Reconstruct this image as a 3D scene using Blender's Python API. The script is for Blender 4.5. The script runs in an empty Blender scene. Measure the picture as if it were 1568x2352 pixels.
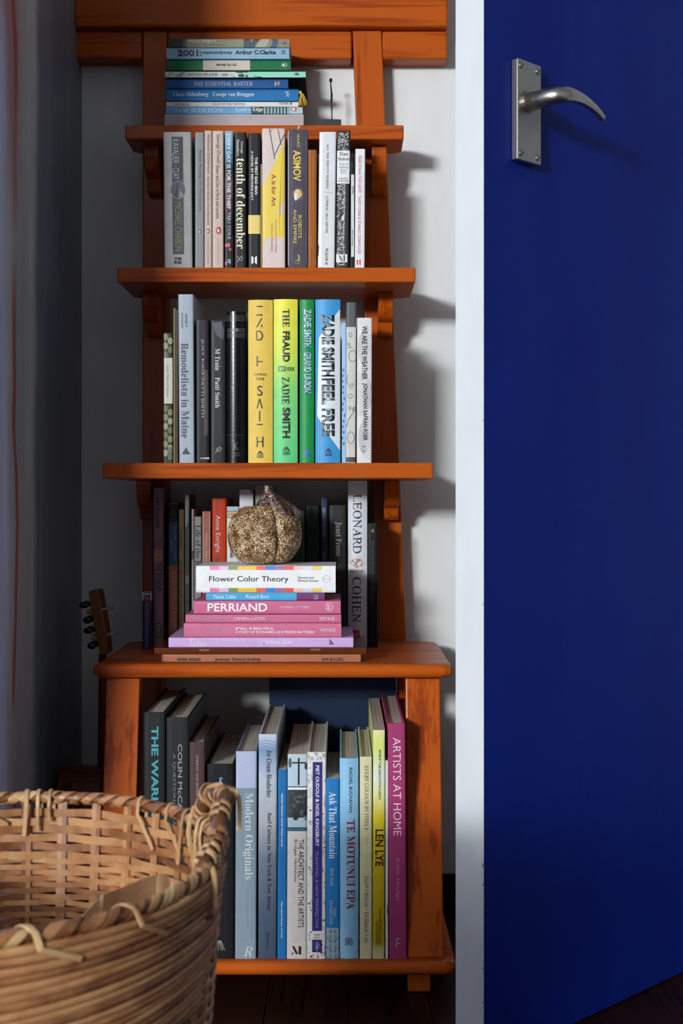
import bpy, math, random
from mathutils import Vector, noise
C = bpy.context.scene
COL = C.collection
PI = math.pi
# ------------------------------------------------------------------ camera, sky, light, exposure
F, CX, HY, CZ = 3266.67, 784.0, 1145.0, 0.65      # focal length (px), principal column, horizon row, camera height
cam_data = bpy.data.cameras.new('camera'); cam = bpy.data.objects.new('camera', cam_data); COL.objects.link(cam)
cam.location = (0, 0, CZ); cam.rotation_euler = (PI/2, 0, 0)
cam_data.sensor_fit = 'VERTICAL'; cam_data.sensor_height = 36; cam_data.sensor_width = 24; cam_data.lens = 50
cam_data.shift_y = -(1176-HY)/2352; cam_data.clip_start = .05
cam_data.dof.use_dof = True; cam_data.dof.focus_distance = 1.95; cam_data.dof.aperture_fstop = 13
C.camera = cam
w = bpy.data.worlds.new('sky'); C.world = w; w.use_nodes = True
w.node_tree.nodes['Background'].inputs[0].default_value = (.55, .7, 1, 1)
w.node_tree.nodes['Background'].inputs[1].default_value = .5
# daylight falls in through a window in the wall behind and left of the camera
WIN_X0, WIN_X1, WIN_Z0, WIN_Z1, WIN_Y = -3.65, -2.5, 1.68, 2.34, -5.0
ld = bpy.data.lights.new('window_daylight', 'AREA'); ld.shape = 'RECTANGLE'; ld.size = WIN_X1-WIN_X0-.1; ld.size_y = WIN_Z1-WIN_Z0-.1
ld.energy = 530; ld.color = (.93, .97, 1.0)
lo = bpy.data.objects.new('window_daylight', ld); COL.objects.link(lo)
lo.location = ((WIN_X0+WIN_X1)/2, WIN_Y-.06, (WIN_Z0+WIN_Z1)/2); lo.rotation_euler = (PI/2, 0, 0)
C.view_settings.view_transform = 'Standard'; C.view_settings.look = 'None'
C.view_settings.gamma = 1; C.view_settings.exposure = 0; C.view_settings.use_curve_mapping = False
C.cycles.max_bounces = 6; C.cycles.use_denoising = True
rng = random.Random(7)

# ------------------------------------------------------------------ materials
def lin(h):
    h = h.lstrip('#'); o = []
    for i in (0, 2, 4):
        c = int(h[i:i+2], 16)/255; o.append(c/12.92 if c <= .04045 else ((c+.055)/1.055)**2.4)
    return (*o, 1)
_m = {}
def newmat(name):
    m = bpy.data.materials.new(name); m.use_nodes = True
    nt = m.node_tree; return m, nt, nt.nodes['Principled BSDF']
def N(nt, t, **k):
    n = nt.nodes.new(t)
    for a, b in k.items(): setattr(n, a, b)
    return n
def plain(col, rough=.5, metal=0, coat=0):
    k = (col, rough, metal, coat)
    if k in _m: return _m[k]
    m, nt, b = newmat('paint_'+col)
    b.inputs['Base Color'].default_value = lin(col); b.inputs['Roughness'].default_value = rough
    b.inputs['Metallic'].default_value = metal; b.inputs['Coat Weight'].default_value = coat
    _m[k] = m; return m
def cover_mat(col, rough=.42, ramp=None, h=1, horiz=False, speck=.06):
    m, nt, b = newmat('book_cover')
    tc = N(nt, 'ShaderNodeTexCoord')
    if ramp:
        sep = N(nt, 'ShaderNodeSeparateXYZ'); nt.links.new(tc.outputs['Object'], sep.inputs[0])
        md = N(nt, 'ShaderNodeMath', operation='DIVIDE'); md.inputs[1].default_value = h
        nt.links.new(sep.outputs['X' if horiz else 'Z'], md.inputs[0])
        if horiz: ad = N(nt, 'ShaderNodeMath', operation='ADD'); ad.inputs[1].default_value = .5; nt.links.new(md.outputs[0], ad.inputs[0]); src = ad.outputs[0]
        else: src = md.outputs[0]
        cr = N(nt, 'ShaderNodeValToRGB'); nt.links.new(src, cr.inputs[0])
        els = cr.color_ramp.elements
        while len(els) < len(ramp): els.new(.5)
        for e, (p, c) in zip(els, sorted(ramp)): e.position = p; e.color = lin(c)
        cs = cr.outputs[0]
    else:
        rg = N(nt, 'ShaderNodeRGB'); rg.outputs[0].default_value = lin(col); cs = rg.outputs[0]
    nz = N(nt, 'ShaderNodeTexNoise'); nz.inputs['Scale'].default_value = 60; nz.inputs['Detail'].default_value = 5
    nt.links.new(tc.outputs['Object'], nz.inputs['Vector'])
    mr = N(nt, 'ShaderNodeMapRange'); mr.inputs[1].default_value = .3; mr.inputs[2].default_value = .7
    mr.inputs[3].default_value = 1-speck; mr.inputs[4].default_value = 1+speck; nt.links.new(nz.outputs[0], mr.inputs[0])
    mx = N(nt, 'ShaderNodeVectorMath', operation='SCALE'); nt.links.new(cs, mx.inputs[0]); nt.links.new(mr.outputs[0], mx.inputs['Scale'])
    nt.links.new(mx.outputs[0], b.inputs['Base Color'])
    b.inputs['Roughness'].default_value = rough; b.inputs['Specular IOR Level'].default_value = .22
    n2 = N(nt, 'ShaderNodeTexNoise'); n2.inputs['Scale'].default_value = 260; nt.links.new(tc.outputs['Object'], n2.inputs['Vector'])
    bp = N(nt, 'ShaderNodeBump'); bp.inputs['Strength'].default_value = .08; bp.inputs['Distance'].default_value = .001
    nt.links.new(n2.outputs[0], bp.inputs['Height']); nt.links.new(bp.outputs[0], b.inputs['Normal'])
    return m
def page_mat(col, horiz):
    k = ('page', col, horiz)
    if k in _m: return _m[k]
    m, nt, b = newmat('paper_page_edges')
    tc = N(nt, 'ShaderNodeTexCoord'); mp = N(nt, 'ShaderNodeMapping'); nt.links.new(tc.outputs['Object'], mp.inputs[0])
    mp.inputs['Scale'].default_value = (4, 4, 1600) if horiz else (1600, 4, 4)
    nz = N(nt, 'ShaderNodeTexNoise'); nz.inputs['Scale'].default_value = 1; nz.inputs['Detail'].default_value = 2
    nt.links.new(mp.outputs[0], nz.inputs['Vector'])
    cr = N(nt, 'ShaderNodeValToRGB'); cr.color_ramp.elements[0].position = .36; cr.color_ramp.elements[1].position = .6
    c = lin(col); cr.color_ramp.elements[0].color = (c[0]*.45, c[1]*.43, c[2]*.4, 1); cr.color_ramp.elements[1].color = c
    nt.links.new(nz.outputs[0], cr.inputs[0]); nt.links.new(cr.outputs[0], b.inputs['Base Color'])
    bp = N(nt, 'ShaderNodeBump'); bp.inputs['Strength'].default_value = .4; bp.inputs['Distance'].default_value = .0006
    nt.links.new(nz.outputs[0], bp.inputs['Height']); nt.links.new(bp.outputs[0], b.inputs['Normal'])
    b.inputs['Roughness'].default_value = .8; _m[k] = m; return m
def wood_mat(name, axis, dark='#7c2e04', mid='#983d06', light='#b4520c', rough=.6, coat=.3):
    m, nt, b = newmat(name)
    tc = N(nt, 'ShaderNodeTexCoord'); oi = N(nt, 'ShaderNodeObjectInfo')
    sc = N(nt, 'ShaderNodeMath', operation='MULTIPLY'); sc.inputs[1].default_value = 7.3; nt.links.new(oi.outputs['Random'], sc.inputs[0])
    av = N(nt, 'ShaderNodeVectorMath', operation='ADD'); nt.links.new(tc.outputs['Object'], av.inputs[0]); nt.links.new(sc.outputs[0], av.inputs[1])
    mp = N(nt, 'ShaderNodeMapping'); nt.links.new(av.outputs[0], mp.inputs[0])
    s = [34, 34, 34]; s[axis] = 1.6; mp.inputs['Scale'].default_value = s
    n1 = N(nt, 'ShaderNodeTexNoise'); n1.inputs['Scale'].default_value = 1.1; n1.inputs['Detail'].default_value = 5; n1.inputs['Distortion'].default_value = .9
    nt.links.new(mp.outputs[0], n1.inputs['Vector'])
    mp2 = N(nt, 'ShaderNodeMapping'); nt.links.new(av.outputs[0], mp2.inputs[0])
    s = [190, 190, 190]; s[axis] = 7; mp2.inputs['Scale'].default_value = s
    n2 = N(nt, 'ShaderNodeTexNoise'); n2.inputs['Scale'].default_value = 1; n2.inputs['Detail'].default_value = 3; nt.links.new(mp2.outputs[0], n2.inputs['Vector'])
    mp3 = N(nt, 'ShaderNodeMapping'); nt.links.new(av.outputs[0], mp3.inputs[0])
    s = [9, 9, 9]; s[axis] = 2.4; mp3.inputs['Scale'].default_value = s
    n3 = N(nt, 'ShaderNodeTexNoise'); n3.inputs['Scale'].default_value = 1; n3.inputs['Detail'].default_value = 2; nt.links.new(mp3.outputs[0], n3.inputs['Vector'])
    a1 = N(nt, 'ShaderNodeMath', operation='MULTIPLY_ADD'); a1.inputs[1].default_value = .6; nt.links.new(n2.outputs[0], a1.inputs[0]); nt.links.new(n1.outputs[0], a1.inputs[2])
    a2 = N(nt, 'ShaderNodeMath', operation='MULTIPLY_ADD'); a2.inputs[1].default_value = .5; nt.links.new(n3.outputs[0], a2.inputs[0]); nt.links.new(a1.outputs[0], a2.inputs[2])
    cr = N(nt, 'ShaderNodeValToRGB'); e = cr.color_ramp.elements
    e[0].position = .66; e[0].color = lin(dark); e[1].position = 1.13; e[1].color = lin(light)
    x = e.new(.88); x.color = lin(mid)
    e[-1].position = 1.0
    nt.links.new(a2.outputs[0], cr.inputs[0]); nt.links.new(cr.outputs[0], b.inputs['Base Color'])
    b.inputs['Roughness'].default_value = rough; b.inputs['Coat Weight'].default_value = coat; b.inputs['Coat Roughness'].default_value = .09; b.inputs['Specular IOR Level'].default_value = .1
    bp = N(nt, 'ShaderNodeBump'); bp.inputs['Strength'].default_value = .15; bp.inputs['Distance'].default_value = .001
    nt.links.new(a1.outputs[0], bp.inputs['Height']); nt.links.new(bp.outputs[0], b.inputs['Normal'])
    return m
WOODX = wood_mat('varnished_pine_x', 0); WOODZ = wood_mat('varnished_pine_z', 2); WOODY = wood_mat('varnished_pine_y', 1)
DARKWOOD = wood_mat('dark_stained_wood', 0, '#160604', '#2a0d06', '#3c170b', .4, .2)
def wall_mat(name, col, sc=(1, 1, 1)):
    m, nt, b = newmat(name)
    tc = N(nt, 'ShaderNodeTexCoord'); mp = N(nt, 'ShaderNodeMapping'); nt.links.new(tc.outputs['Object'], mp.inputs[0]); mp.inputs['Scale'].default_value = sc
    nz = N(nt, 'ShaderNodeTexNoise'); nz.inputs['Scale'].default_value = 40; nz.inputs['Detail'].default_value = 6; nt.links.new(mp.outputs[0], nz.inputs['Vector'])
    cr = N(nt, 'ShaderNodeValToRGB'); c = lin(col)
    cr.color_ramp.elements[0].position = .3; cr.color_ramp.elements[0].color = (c[0]*.94, c[1]*.94, c[2]*.94, 1)
    cr.color_ramp.elements[1].position = .7; cr.color_ramp.elements[1].color = c
    nt.links.new(nz.outputs[0], cr.inputs[0]); nt.links.new(cr.outputs[0], b.inputs['Base Color'])
    bp = N(nt, 'ShaderNodeBump'); bp.inputs['Strength'].default_value = .25; bp.inputs['Distance'].default_value = .002
    nt.links.new(nz.outputs[0], bp.inputs['Height']); nt.links.new(bp.outputs[0], b.inputs['Normal'])
    b.inputs['Roughness'].default_value = .55; return m
WALL = wall_mat('painted_plaster', '#dfdfdc', (1, 1, .35))

# ------------------------------------------------------------------ object helpers
def W(x, y, S): return Vector(((x-CX)/S, F/S, CZ+(HY-y)/S))
def zpx(y, S): return CZ+(HY-y)/S
def link(name, verts, faces, mats, parent=None, loc=(0, 0, 0), midx=None, smooth=False):
    me = bpy.data.meshes.new(name); me.from_pydata([tuple(v) for v in verts], [], faces)
    if not isinstance(mats, (list, tuple)): mats = [mats]
    for m in mats: me.materials.append(m)
    if midx: me.polygons.foreach_set('material_index', midx)
    if smooth: me.polygons.foreach_set('use_smooth', [True]*len(me.polygons))
    me.update()
    o = bpy.data.objects.new(name, me); COL.objects.link(o); o.location = loc
    if parent: o.parent = parent
    return o
def thing(name, label, cat, loc=(0, 0, 0), group=None):
    o = bpy.data.objects.new(name, None); COL.objects.link(o); o.location = loc; o.empty_display_size = .05
    o['label'] = label; o['category'] = cat
    if group: o['group'] = group
    return o
def boxg(x0, x1, y0, y1, z0, z1):
    v = [(x, y, z) for x in (x0, x1) for y in (y0, y1) for z in (z0, z1)]
    f = [(0, 1, 3, 2), (4, 6, 7, 5), (0, 4, 5, 1), (2, 3, 7, 6), (0, 2, 6, 4), (1, 5, 7, 3)]
    return v, f
class MB:
    def __init__(s): s.v = []; s.f = []; s.i = []
    def add(s, g, mi=0):
        n = len(s.v); s.v += [tuple(p) for p in g[0]]; s.f += [tuple(a+n for a in q) for q in g[1]]; s.i += [mi]*len(g[1]); return s
    def build(s, name, mats, parent=None, loc=(0, 0, 0), smooth=False, bevel=0, seg=2):
        o = link(name, s.v, s.f, mats, parent, loc, s.i, smooth)
        if bevel:
            b = o.modifiers.new('edge', 'BEVEL'); b.width = bevel; b.segments = seg; b.limit_method = 'ANGLE'; b.angle_limit = .6
        return o
def prism(outline, z0, z1):           # outline (x, y) ccw seen from above
    n = len(outline); v = [(x, y, z0) for x, y in outline]+[(x, y, z1) for x, y in outline]
    f = [tuple(range(n-1, -1, -1)), tuple(range(n, 2*n))]+[(i, (i+1) % n, n+(i+1) % n, n+i) for i in range(n)]
    return v, f
def tubeg(pts, radii, seg=10, flat=1.0, closed=False, up=Vector((0, 0, 1))):
    pts = [Vector(p) for p in pts]; n = len(pts)
    if not isinstance(radii, (list, tuple)): radii = [radii]*n
    v = []; f = []
    for i, p in enumerate(pts):
        a = pts[(i-1) % n] if (closed or i > 0) else p; b = pts[(i+1) % n] if (closed or i < n-1) else p
        t = (b-a).normalized(); s = t.cross(up)
        if s.length < 1e-4: s = t.cross(Vector((1, 0, 0)))
        s.normalize(); u = s.cross(t).normalized()
        for k in range(seg):
            an = 2*PI*k/seg; v.append(p+s*math.cos(an)*radii[i]*flat+u*math.sin(an)*radii[i])
    m = n if closed else n-1
    for i in range(m):
        for k in range(seg):
            a = i*seg+k; b = i*seg+(k+1) % seg; c = ((i+1) % n)*seg+(k+1) % seg; d = ((i+1) % n)*seg+k
            f.append((a, b, c, d))
    if not closed: f += [tuple(range(seg-1, -1, -1)), tuple(range((n-1)*seg, n*seg))]
    return v, f
def ellg(c, r, nu=16, nv=10):
    v = []; f = []
    for j in range(nv+1):
        t = PI*j/nv
        for i in range(nu):
            a = 2*PI*i/nu; v.append((c[0]+r[0]*math.sin(t)*math.cos(a), c[1]+r[1]*math.sin(t)*math.sin(a), c[2]+r[2]*math.cos(t)))
    for j in range(nv):
        for i in range(nu): f.append((j*nu+i, (j+1)*nu+i, (j+1)*nu+(i+1) % nu, j*nu+(i+1) % nu))
    return v, f

# ------------------------------------------------------------------ the room
WY = F/1447; WXL = -.412; WXR = 1.9; WYF = WIN_Y; CEIL = 2.45; RXL = -4.0; MYE = 1.60
def struct(name, g, mat, parent=None, bevel=0):
    m = MB(); m.add(g); o = m.build(name, mat, parent, bevel=bevel)
    if not parent: o['kind'] = 'structure'
    return o
FLOORM = wall_mat('floor_slab_dark', '#1c0d08')
struct('floor', boxg(RXL-.2, WXR+.2, WYF-.2, WY+1.2, -.06, -.012), FLOORM)
fl = bpy.data.objects['floor']
FLB = wood_mat('floor_board', 1, '#0c0402', '#1a0905', '#281208', .5, .1)
for r in range(-34, 23):                # floor boards running along the depth, one object each
    x0 = WXL+r*.105
    if x0 > WXR: break
    m = MB(); m.add(boxg(x0+.0006, min(x0+.1044, WXR), WYF, WY if r >= 0 else MYE, -.012, 0)); m.build('floor_board', FLB, fl, bevel=.001)
struct('ceiling', boxg(RXL-.2, WXR+.2, WYF-.2, WY+.2, CEIL, CEIL+.05), wall_mat('ceiling_paint', '#e6e7ea'))
m = MB()                              # back wall, with a doorway right of the blue door
DX0, DX1 = .705, 1.49
m.add(boxg(WXL, DX0, WY, WY+.1, 0, CEIL)).add(boxg(DX1, WXR+.12, WY, WY+.1, 0, CEIL)).add(boxg(DX0, DX1, WY, WY+.1, 2.04, CEIL))
m.build('wall_back', WALL)['kind'] = 'structure'
struct('wall_hall', boxg(DX0-.5, DX1+.5, WY+1.1, WY+1.2, 0, CEIL), wall_mat('hall_paint', '#77746e'))
m = MB(); m.add(boxg(DX0, DX0+.02, WY-.01, WY+.11, 0, 2.04)).add(boxg(DX1-.02, DX1, WY-.01, WY+.11, 0, 2.04)).add(boxg(DX0, DX1, WY-.01, WY+.11, 2.02, 2.05))
m.build('trim_1', plain('#d8d8d4', .4))['kind'] = 'structure'
struct('wall_right', boxg(WXR, WXR+.1, WYF, WY, 0, CEIL), wall_mat('grey_paint', '#9a9ca2'))
m = MB(); WF = wall_mat('grey_paint_2', '#9a9ea6')
m.add(boxg(RXL-.1, WIN_X0, WYF-.1, WYF, 0, CEIL)).add(boxg(WIN_X1, WXR+.1, WYF-.1, WYF, 0, CEIL)).add(boxg(WIN_X0, WIN_X1, WYF-.1, WYF, 0, WIN_Z0)).add(boxg(WIN_X0, WIN_X1, WYF-.1, WYF, WIN_Z1, CEIL))
m.build('wall_front', WF)['kind'] = 'structure'
struct('wall_side', boxg(RXL-.1, RXL, WYF, MYE, 0, CEIL), WF)
m = MB()
for x0, x1, z0, z1 in ((WIN_X0, WIN_X0+.04, WIN_Z0, WIN_Z1), (WIN_X1-.04, WIN_X1, WIN_Z0, WIN_Z1), (WIN_X0, WIN_X1, WIN_Z0, WIN_Z0+.04), (WIN_X0, WIN_X1, WIN_Z1-.04, WIN_Z1)): m.add(boxg(x0, x1, WYF-.09, WYF-.05, z0, z1))
m.build('window_1', plain('#e0e0dc', .4))['kind'] = 'structure'
struct('baseboard_back', boxg(WXL, DX0, WY-.013, WY, 0, .0557), DARKWOOD, bevel=.002)

# painted left wall (a hand painted mural of vertical blue grey strokes with a red vein)
m_, nt, b = newmat('mural_paint')
tc = N(nt, 'ShaderNodeTexCoord'); sep = N(nt, 'ShaderNodeSeparateXYZ'); nt.links.new(tc.outputs['Object'], sep.inputs[0])
def stretch(sy, sz, scale=1, det=4, dist=.4, off=0):
    mp = N(nt, 'ShaderNodeMapping'); mp.inputs['Scale'].default_value = (1, sy, sz); mp.inputs['Location'].default_value = (off, off, off)
    nt.links.new(tc.outputs['Object'], mp.inputs[0])
    n = N(nt, 'ShaderNodeTexNoise'); n.inputs['Scale'].default_value = scale; n.inputs['Detail'].default_value = det; n.inputs['Distortion'].default_value = dist
    nt.links.new(mp.outputs[0], n.inputs['Vector']); return n.outputs[0]
def mth(op, a, b_=None, c_=None):
    n = N(nt, 'ShaderNodeMath', operation=op)
    for i, x in enumerate((a, b_, c_)):
        if x is None: continue
        if isinstance(x, (int, float)): n.inputs[i].default_value = x
        else: nt.links.new(x, n.inputs[i])
    return n.outputs[0]
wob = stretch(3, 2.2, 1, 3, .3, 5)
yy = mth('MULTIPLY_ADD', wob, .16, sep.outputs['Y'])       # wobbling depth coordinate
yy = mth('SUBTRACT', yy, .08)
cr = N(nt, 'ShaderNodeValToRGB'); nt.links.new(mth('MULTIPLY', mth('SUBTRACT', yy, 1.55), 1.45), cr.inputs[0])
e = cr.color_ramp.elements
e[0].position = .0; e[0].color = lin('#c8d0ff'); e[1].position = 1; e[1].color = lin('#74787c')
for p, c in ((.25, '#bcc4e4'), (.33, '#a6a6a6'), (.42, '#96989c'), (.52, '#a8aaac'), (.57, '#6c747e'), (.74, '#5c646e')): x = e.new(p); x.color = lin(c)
st = stretch(26, 1.6, 1, 5, .8, 2)
sr = N(nt, 'ShaderNodeMapRange'); nt.links.new(st, sr.inputs[0]); sr.inputs[1].default_value = .3; sr.inputs[2].default_value = .7; sr.inputs[3].default_value = .92; sr.inputs[4].default_value = 1.3
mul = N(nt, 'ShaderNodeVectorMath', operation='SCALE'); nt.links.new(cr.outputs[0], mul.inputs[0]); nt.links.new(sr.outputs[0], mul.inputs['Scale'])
def band(center_off, width, col, src, strength, zmask=None):
    d = mth('ABSOLUTE', mth('SUBTRACT', yy, center_off))
    mk = N(nt, 'ShaderNodeMapRange'); nt.links.new(d, mk.inputs[0]); mk.inputs[1].default_value = width; mk.inputs[2].default_value = width*.35
    mk.inputs[3].default_value = 0; mk.inputs[4].default_value = strength
    f = mk.outputs[0]
    if zmask is not None: f = mth('MULTIPLY', f, zmask)
    mx = N(nt, 'ShaderNodeMix', data_type='RGBA'); nt.links.new(f, mx.inputs[0]); nt.links.new(src, mx.inputs[6]); mx.inputs[7].default_value = lin(col); return mx.outputs[2]
zr = N(nt, 'ShaderNodeMapRange'); nt.links.new(sep.outputs['Z'], zr.inputs[0]); zr.inputs[1].default_value = .98; zr.inputs[2].default_value = 1.12
s_ = band(1.775, .06, '#96686c', mul.outputs[0], .8, zr.outputs[0])
zn = N(nt, 'ShaderNodeMapRange'); nt.links.new(stretch(1, 3.5, 1, 2, 0, 9), zn.inputs[0]); zn.inputs[1].default_value = .36; zn.inputs[2].default_value = .5
s_ = band(1.79, .014, '#a8383a', s_, .9, zn.outputs[0])
zs = N(nt, 'ShaderNodeMapRange'); nt.links.new(stretch(60, 9, 1, 3, .2, 3), zs.inputs[0]); zs.inputs[1].default_value = .66; zs.inputs[2].default_value = .74
s_ = band(1.91, .05, '#a9a58c', s_, .8, zs.outputs[0])
nt.links.new(s_, b.inputs['Base Color']); b.inputs['Roughness'].default_value = .38
bp = N(nt, 'ShaderNodeBump'); bp.inputs['Strength'].default_value = .35; bp.inputs['Distance'].default_value = .003
nt.links.new(st, bp.inputs['Height']); nt.links.new(bp.outputs[0], b.inputs['Normal'])
MURAL = m_
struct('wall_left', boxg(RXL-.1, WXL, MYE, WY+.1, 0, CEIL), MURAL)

# ------------------------------------------------------------------ bed frame above, ladder shelf, side table
RY = F/1476                          # front face of the ladder rails
bed = thing('bed_frame', 'thick varnished pine beams of a raised bed fixed to the wall above the ladder', 'bed frame', (-.12, WY, 1.3))
def part(name, g, mat, root, bevel=.002, seg=3, label=None, smooth=False):
    L = root.location; v = [(p[0]-L.x, p[1]-L.y, p[2]-L.z) for p in g[0]]
    m = MB(); m.add((v, g[1])); o = m.build(name, mat, root, bevel=bevel, seg=seg, smooth=smooth)
    if label: o['label'] = label
    return o
lbx0, lbx1 = (172-CX)/1472, (1027-CX)/1472
zb0, zb1 = zpx(137, 1472), zpx(72, 1472)
XL0, XL1 = (327-CX)/1476, (383-CX)/1476          # left rail
part('lower_beam', boxg(lbx0, XL0-.0005, RY+.002, WY-.0005, zb0, zb1), WOODX, bed, .004)
part('lower_beam', boxg(XL1+.0005, (808-CX)/1476, RY+.002, WY-.0005, zb0, zb1), WOODX, bed, .004)
part('lower_beam', boxg((877-CX)/1476, lbx1, RY+.002, WY-.0005, zb0, zb1), WOODX, bed, .004)
part('upper_beam', boxg((170-CX)/1485, (1029-CX)/1485, F/1487, WY-.0005, zpx(61, 1487), zpx(-120, 1487)), WOODX, bed, .005)

ladder = thing('ladder_shelf', 'varnished pine ladder with wide treads used as bookshelves, fixed upright against the white wall', 'ladder', (-.1, RY, .43))
ztab = zpx(1526, 1720)
def quad_rail(xt0, xt1, xb0, xb1, yt, yb):
    zt, zb = zpx(yt, 1476), ztab+.0005
    v = [];
    for z, x0, x1 in ((zb, xb0, xb1), (zt, xt0, xt1)):
        X0, X1 = (x0-CX)/1476, (x1-CX)/1476
        v += [(X0, RY, z), (X1, RY, z), (X1, WY-.003, z), (X0, WY-.003, z)]
    return v, [(3, 2, 1, 0), (4, 5, 6, 7), (0, 1, 5, 4), (1, 2, 6, 5), (2, 3, 7, 6), (3, 0, 4, 7)]
part('rail', quad_rail(328, 383, 327, 384, 70, 1472), WOODZ, ladder)
part('rail', quad_rail(809, 876, 869, 933, 70, 1472), WOODZ, ladder)
SH = []
for S, xl, xr, yt, yb in ((1540, 287, 927, 287, 320), (1600, 269, 954, 614, 648), (1660, 236, 994, 1063, 1099)):
    z1, z0 = zpx(yt, S), zpx(yb, S); x0, x1 = (xl-CX)/S, (xr-CX)/S; SH.append((z1, z0, F/S))
    c = .012
    part('tread', prism([(x0, F/S), (x1, F/S), (x1, RY-c), (x1-c, RY-.0005), (x0+c, RY-.0005), (x0, RY-c)], z0, z1), WOODX, ladder, .0022)
def bracket(xc, zt, hgt, wdt, dep):      # rounded wooden cleat under a tread
    prof = [(0, 0), (-dep, 0), (-dep, -.008)]
    for i in range(1, 9): t = i/8*PI/2; prof.append((-dep+dep*.45*(1-math.cos(t)), -.008-(hgt*.55)*math.sin(t)))
    prof += [(-dep*.42, -hgt+.004), (-dep*.34, -hgt), (0, -hgt)]
    n = len(prof); v = [(xc-wdt/2, RY-.0003+p[0], zt-.0004+p[1]) for p in prof]+[(xc+wdt/2, RY-.0003+p[0], zt-.0004+p[1]) for p in prof]
    f = [tuple(range(n)), tuple(range(2*n-1, n-1, -1))]+[(i, n+i, n+(i+1) % n, (i+1) % n) for i in range(n)]
    return v, f
for (z1, z0, y), xr, xl, h in zip(SH, (870, 884, 898), (352, 351, 338), (.066, .060, .060)):
    dep = min(.075, (RY-y)*.62)
    part('bracket', bracket((xr-CX)/1500, z0, h, .0225, dep), WOODZ, ladder, .0015)
    part('bracket', bracket((xl-CX)/1500, z0, h, .0225, dep), WOODZ, ladder, .0015)

table = thing('side_table', 'varnished pine side table with rounded top edge, holding large books on a low shelf', 'table', (-.1, 2.0, 0))
def round_slab(x0, x1, y0, y1, z0, z1, c):     # slab with bullnose on front and both sides and cut back corners
    r = (z1-z0)/2; v = []; loops = []
    for k in range(9):
        t = -PI/2+PI*k/8; d = r*(1-math.cos(t)); z = (z0+z1)/2+r*math.sin(t)
        X0, X1, Y0 = x0+d, x1-d, y0+d; q = .012
        pts = [(X0+q, Y0), (X1-q, Y0), (X1-q*.3, Y0+q*.3), (X1, Y0+q), (X1, y1-c), (X1-c, y1), (X0+c, y1), (X0, y1-c), (X0, Y0+q), (X0+q*.3, Y0+q*.3)]
        loops.append([len(v)+i for i in range(len(pts))]); v += [(a, b, z) for a, b in pts]
    f = [tuple(reversed(loops[0])), tuple(loops[-1])]
    for a, b_ in zip(loops, loops[1:]):
        n = len(a); f += [(a[i], a[(i+1) % n], b_[(i+1) % n], b_[i]) for i in range(n)]
    return v, f
tz1, tz0 = ztab, zpx(1558, 1720)
part('table_top', round_slab((210-CX)/1722, (1042-CX)/1722, F/1722, RY+.0, tz0, tz1, .02), WOODX, table, .0015, 2)
ZSH = CZ-.598
part('low_shelf', round_slab((208-CX)/1782, (1050-CX)/1782, F/1782, RY+.0, ZSH-.0185, ZSH, .02), WOODX, table, .0015, 2)
def post(x0, x1, St, Sb, zt, zb, th, y1=None):
    v = []
    for z, S in ((zb, Sb), (zt, St)):
        y = F/S; v += [(x0, y, z), (x1, y, z), (x1, y+th, z), (x0, y+th, z)]
    return v, [(3, 2, 1, 0), (4, 5, 6, 7), (0, 1, 5, 4), (1, 2, 6, 5), (2, 3, 7, 6), (3, 0, 4, 7)]
for x0, x1 in ((-.317, -.272), (.0863, .1328)):
    part('post', post(x0, x1, 1702, 1766, tz0-.0003, ZSH+.0003, .03), WOODZ, table, .002)
    part('rear_post', boxg(x0, x1, RY-.035, RY-.005, ZSH+.0003, tz0-.0003), WOODZ, table, .002)
    part('foot', boxg(x0+.001, x0+.031, F/1745, F/1745+.03, .0005, ZSH-.0188), WOODZ, table, .002)
    part('foot', boxg(x0+.001, x0+.031, RY-.035, RY-.005, .0005, ZSH-.0188), WOODZ, table, .002)
gl = MB()
for i in range(26):                    # beads of clear glue squeezed out above the posts
    for xa, xb in ((252, 312), (936, 1002)):
        if rng.random() < .55: gl.add(ellg(((rng.uniform(xa, xb)-CX)/1702+.1, F/1702-.0006-2.0, tz0-rng.uniform(.0004, .0012)), (rng.uniform(.0006, .002), .0008, .0005), 8, 5))
gl.build('glue_bead', plain('#d8c9b0', .15), table, smooth=True)['kind'] = 'stuff'

# ------------------------------------------------------------------ the blue door
O2, U2, N2 = Vector((.162, 1.62, 0)), Vector((.6878, .7259, 0)), Vector((.7259, -.6878, 0))
def D(s, m, z): return O2+U2*s+N2*m+Vector((0, 0, z))
def dbox(s0, s1, m0, m1, z0, z1):
    v = [tuple(D(s, m, z)) for s in (s0, s1) for m in (m0, m1) for z in (z0, z1)]
    return v, [(0, 1, 3, 2), (4, 6, 7, 5), (0, 4, 5, 1), (2, 3, 7, 6), (0, 2, 6, 4), (1, 5, 7, 3)]
m_, nt, b = newmat('blue_gloss_paint')
tc = N(nt, 'ShaderNodeTexCoord'); mp = N(nt, 'ShaderNodeMapping'); nt.links.new(tc.outputs['Object'], mp.inputs[0]); mp.inputs['Scale'].default_value = (9, 9, 2.2)
nz = N(nt, 'ShaderNodeTexNoise'); nz.inputs['Scale'].default_value = 1; nz.inputs['Detail'].default_value = 4; nt.links.new(mp.outputs[0], nz.inputs['Vector'])
cr = N(nt, 'ShaderNodeValToRGB'); cr.color_ramp.elements[0].position = .3; cr.color_ramp.elements[0].color = lin('#041c76'); cr.color_ramp.elements[1].position = .7; cr.color_ramp.elements[1].color = lin('#072480')
nt.links.new(nz.outputs[0], cr.inputs[0]); nt.links.new(cr.outputs[0], b.inputs['Base Color']); b.inputs['Roughness'].default_value = .5; b.inputs['Specular IOR Level'].default_value = .14
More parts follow.
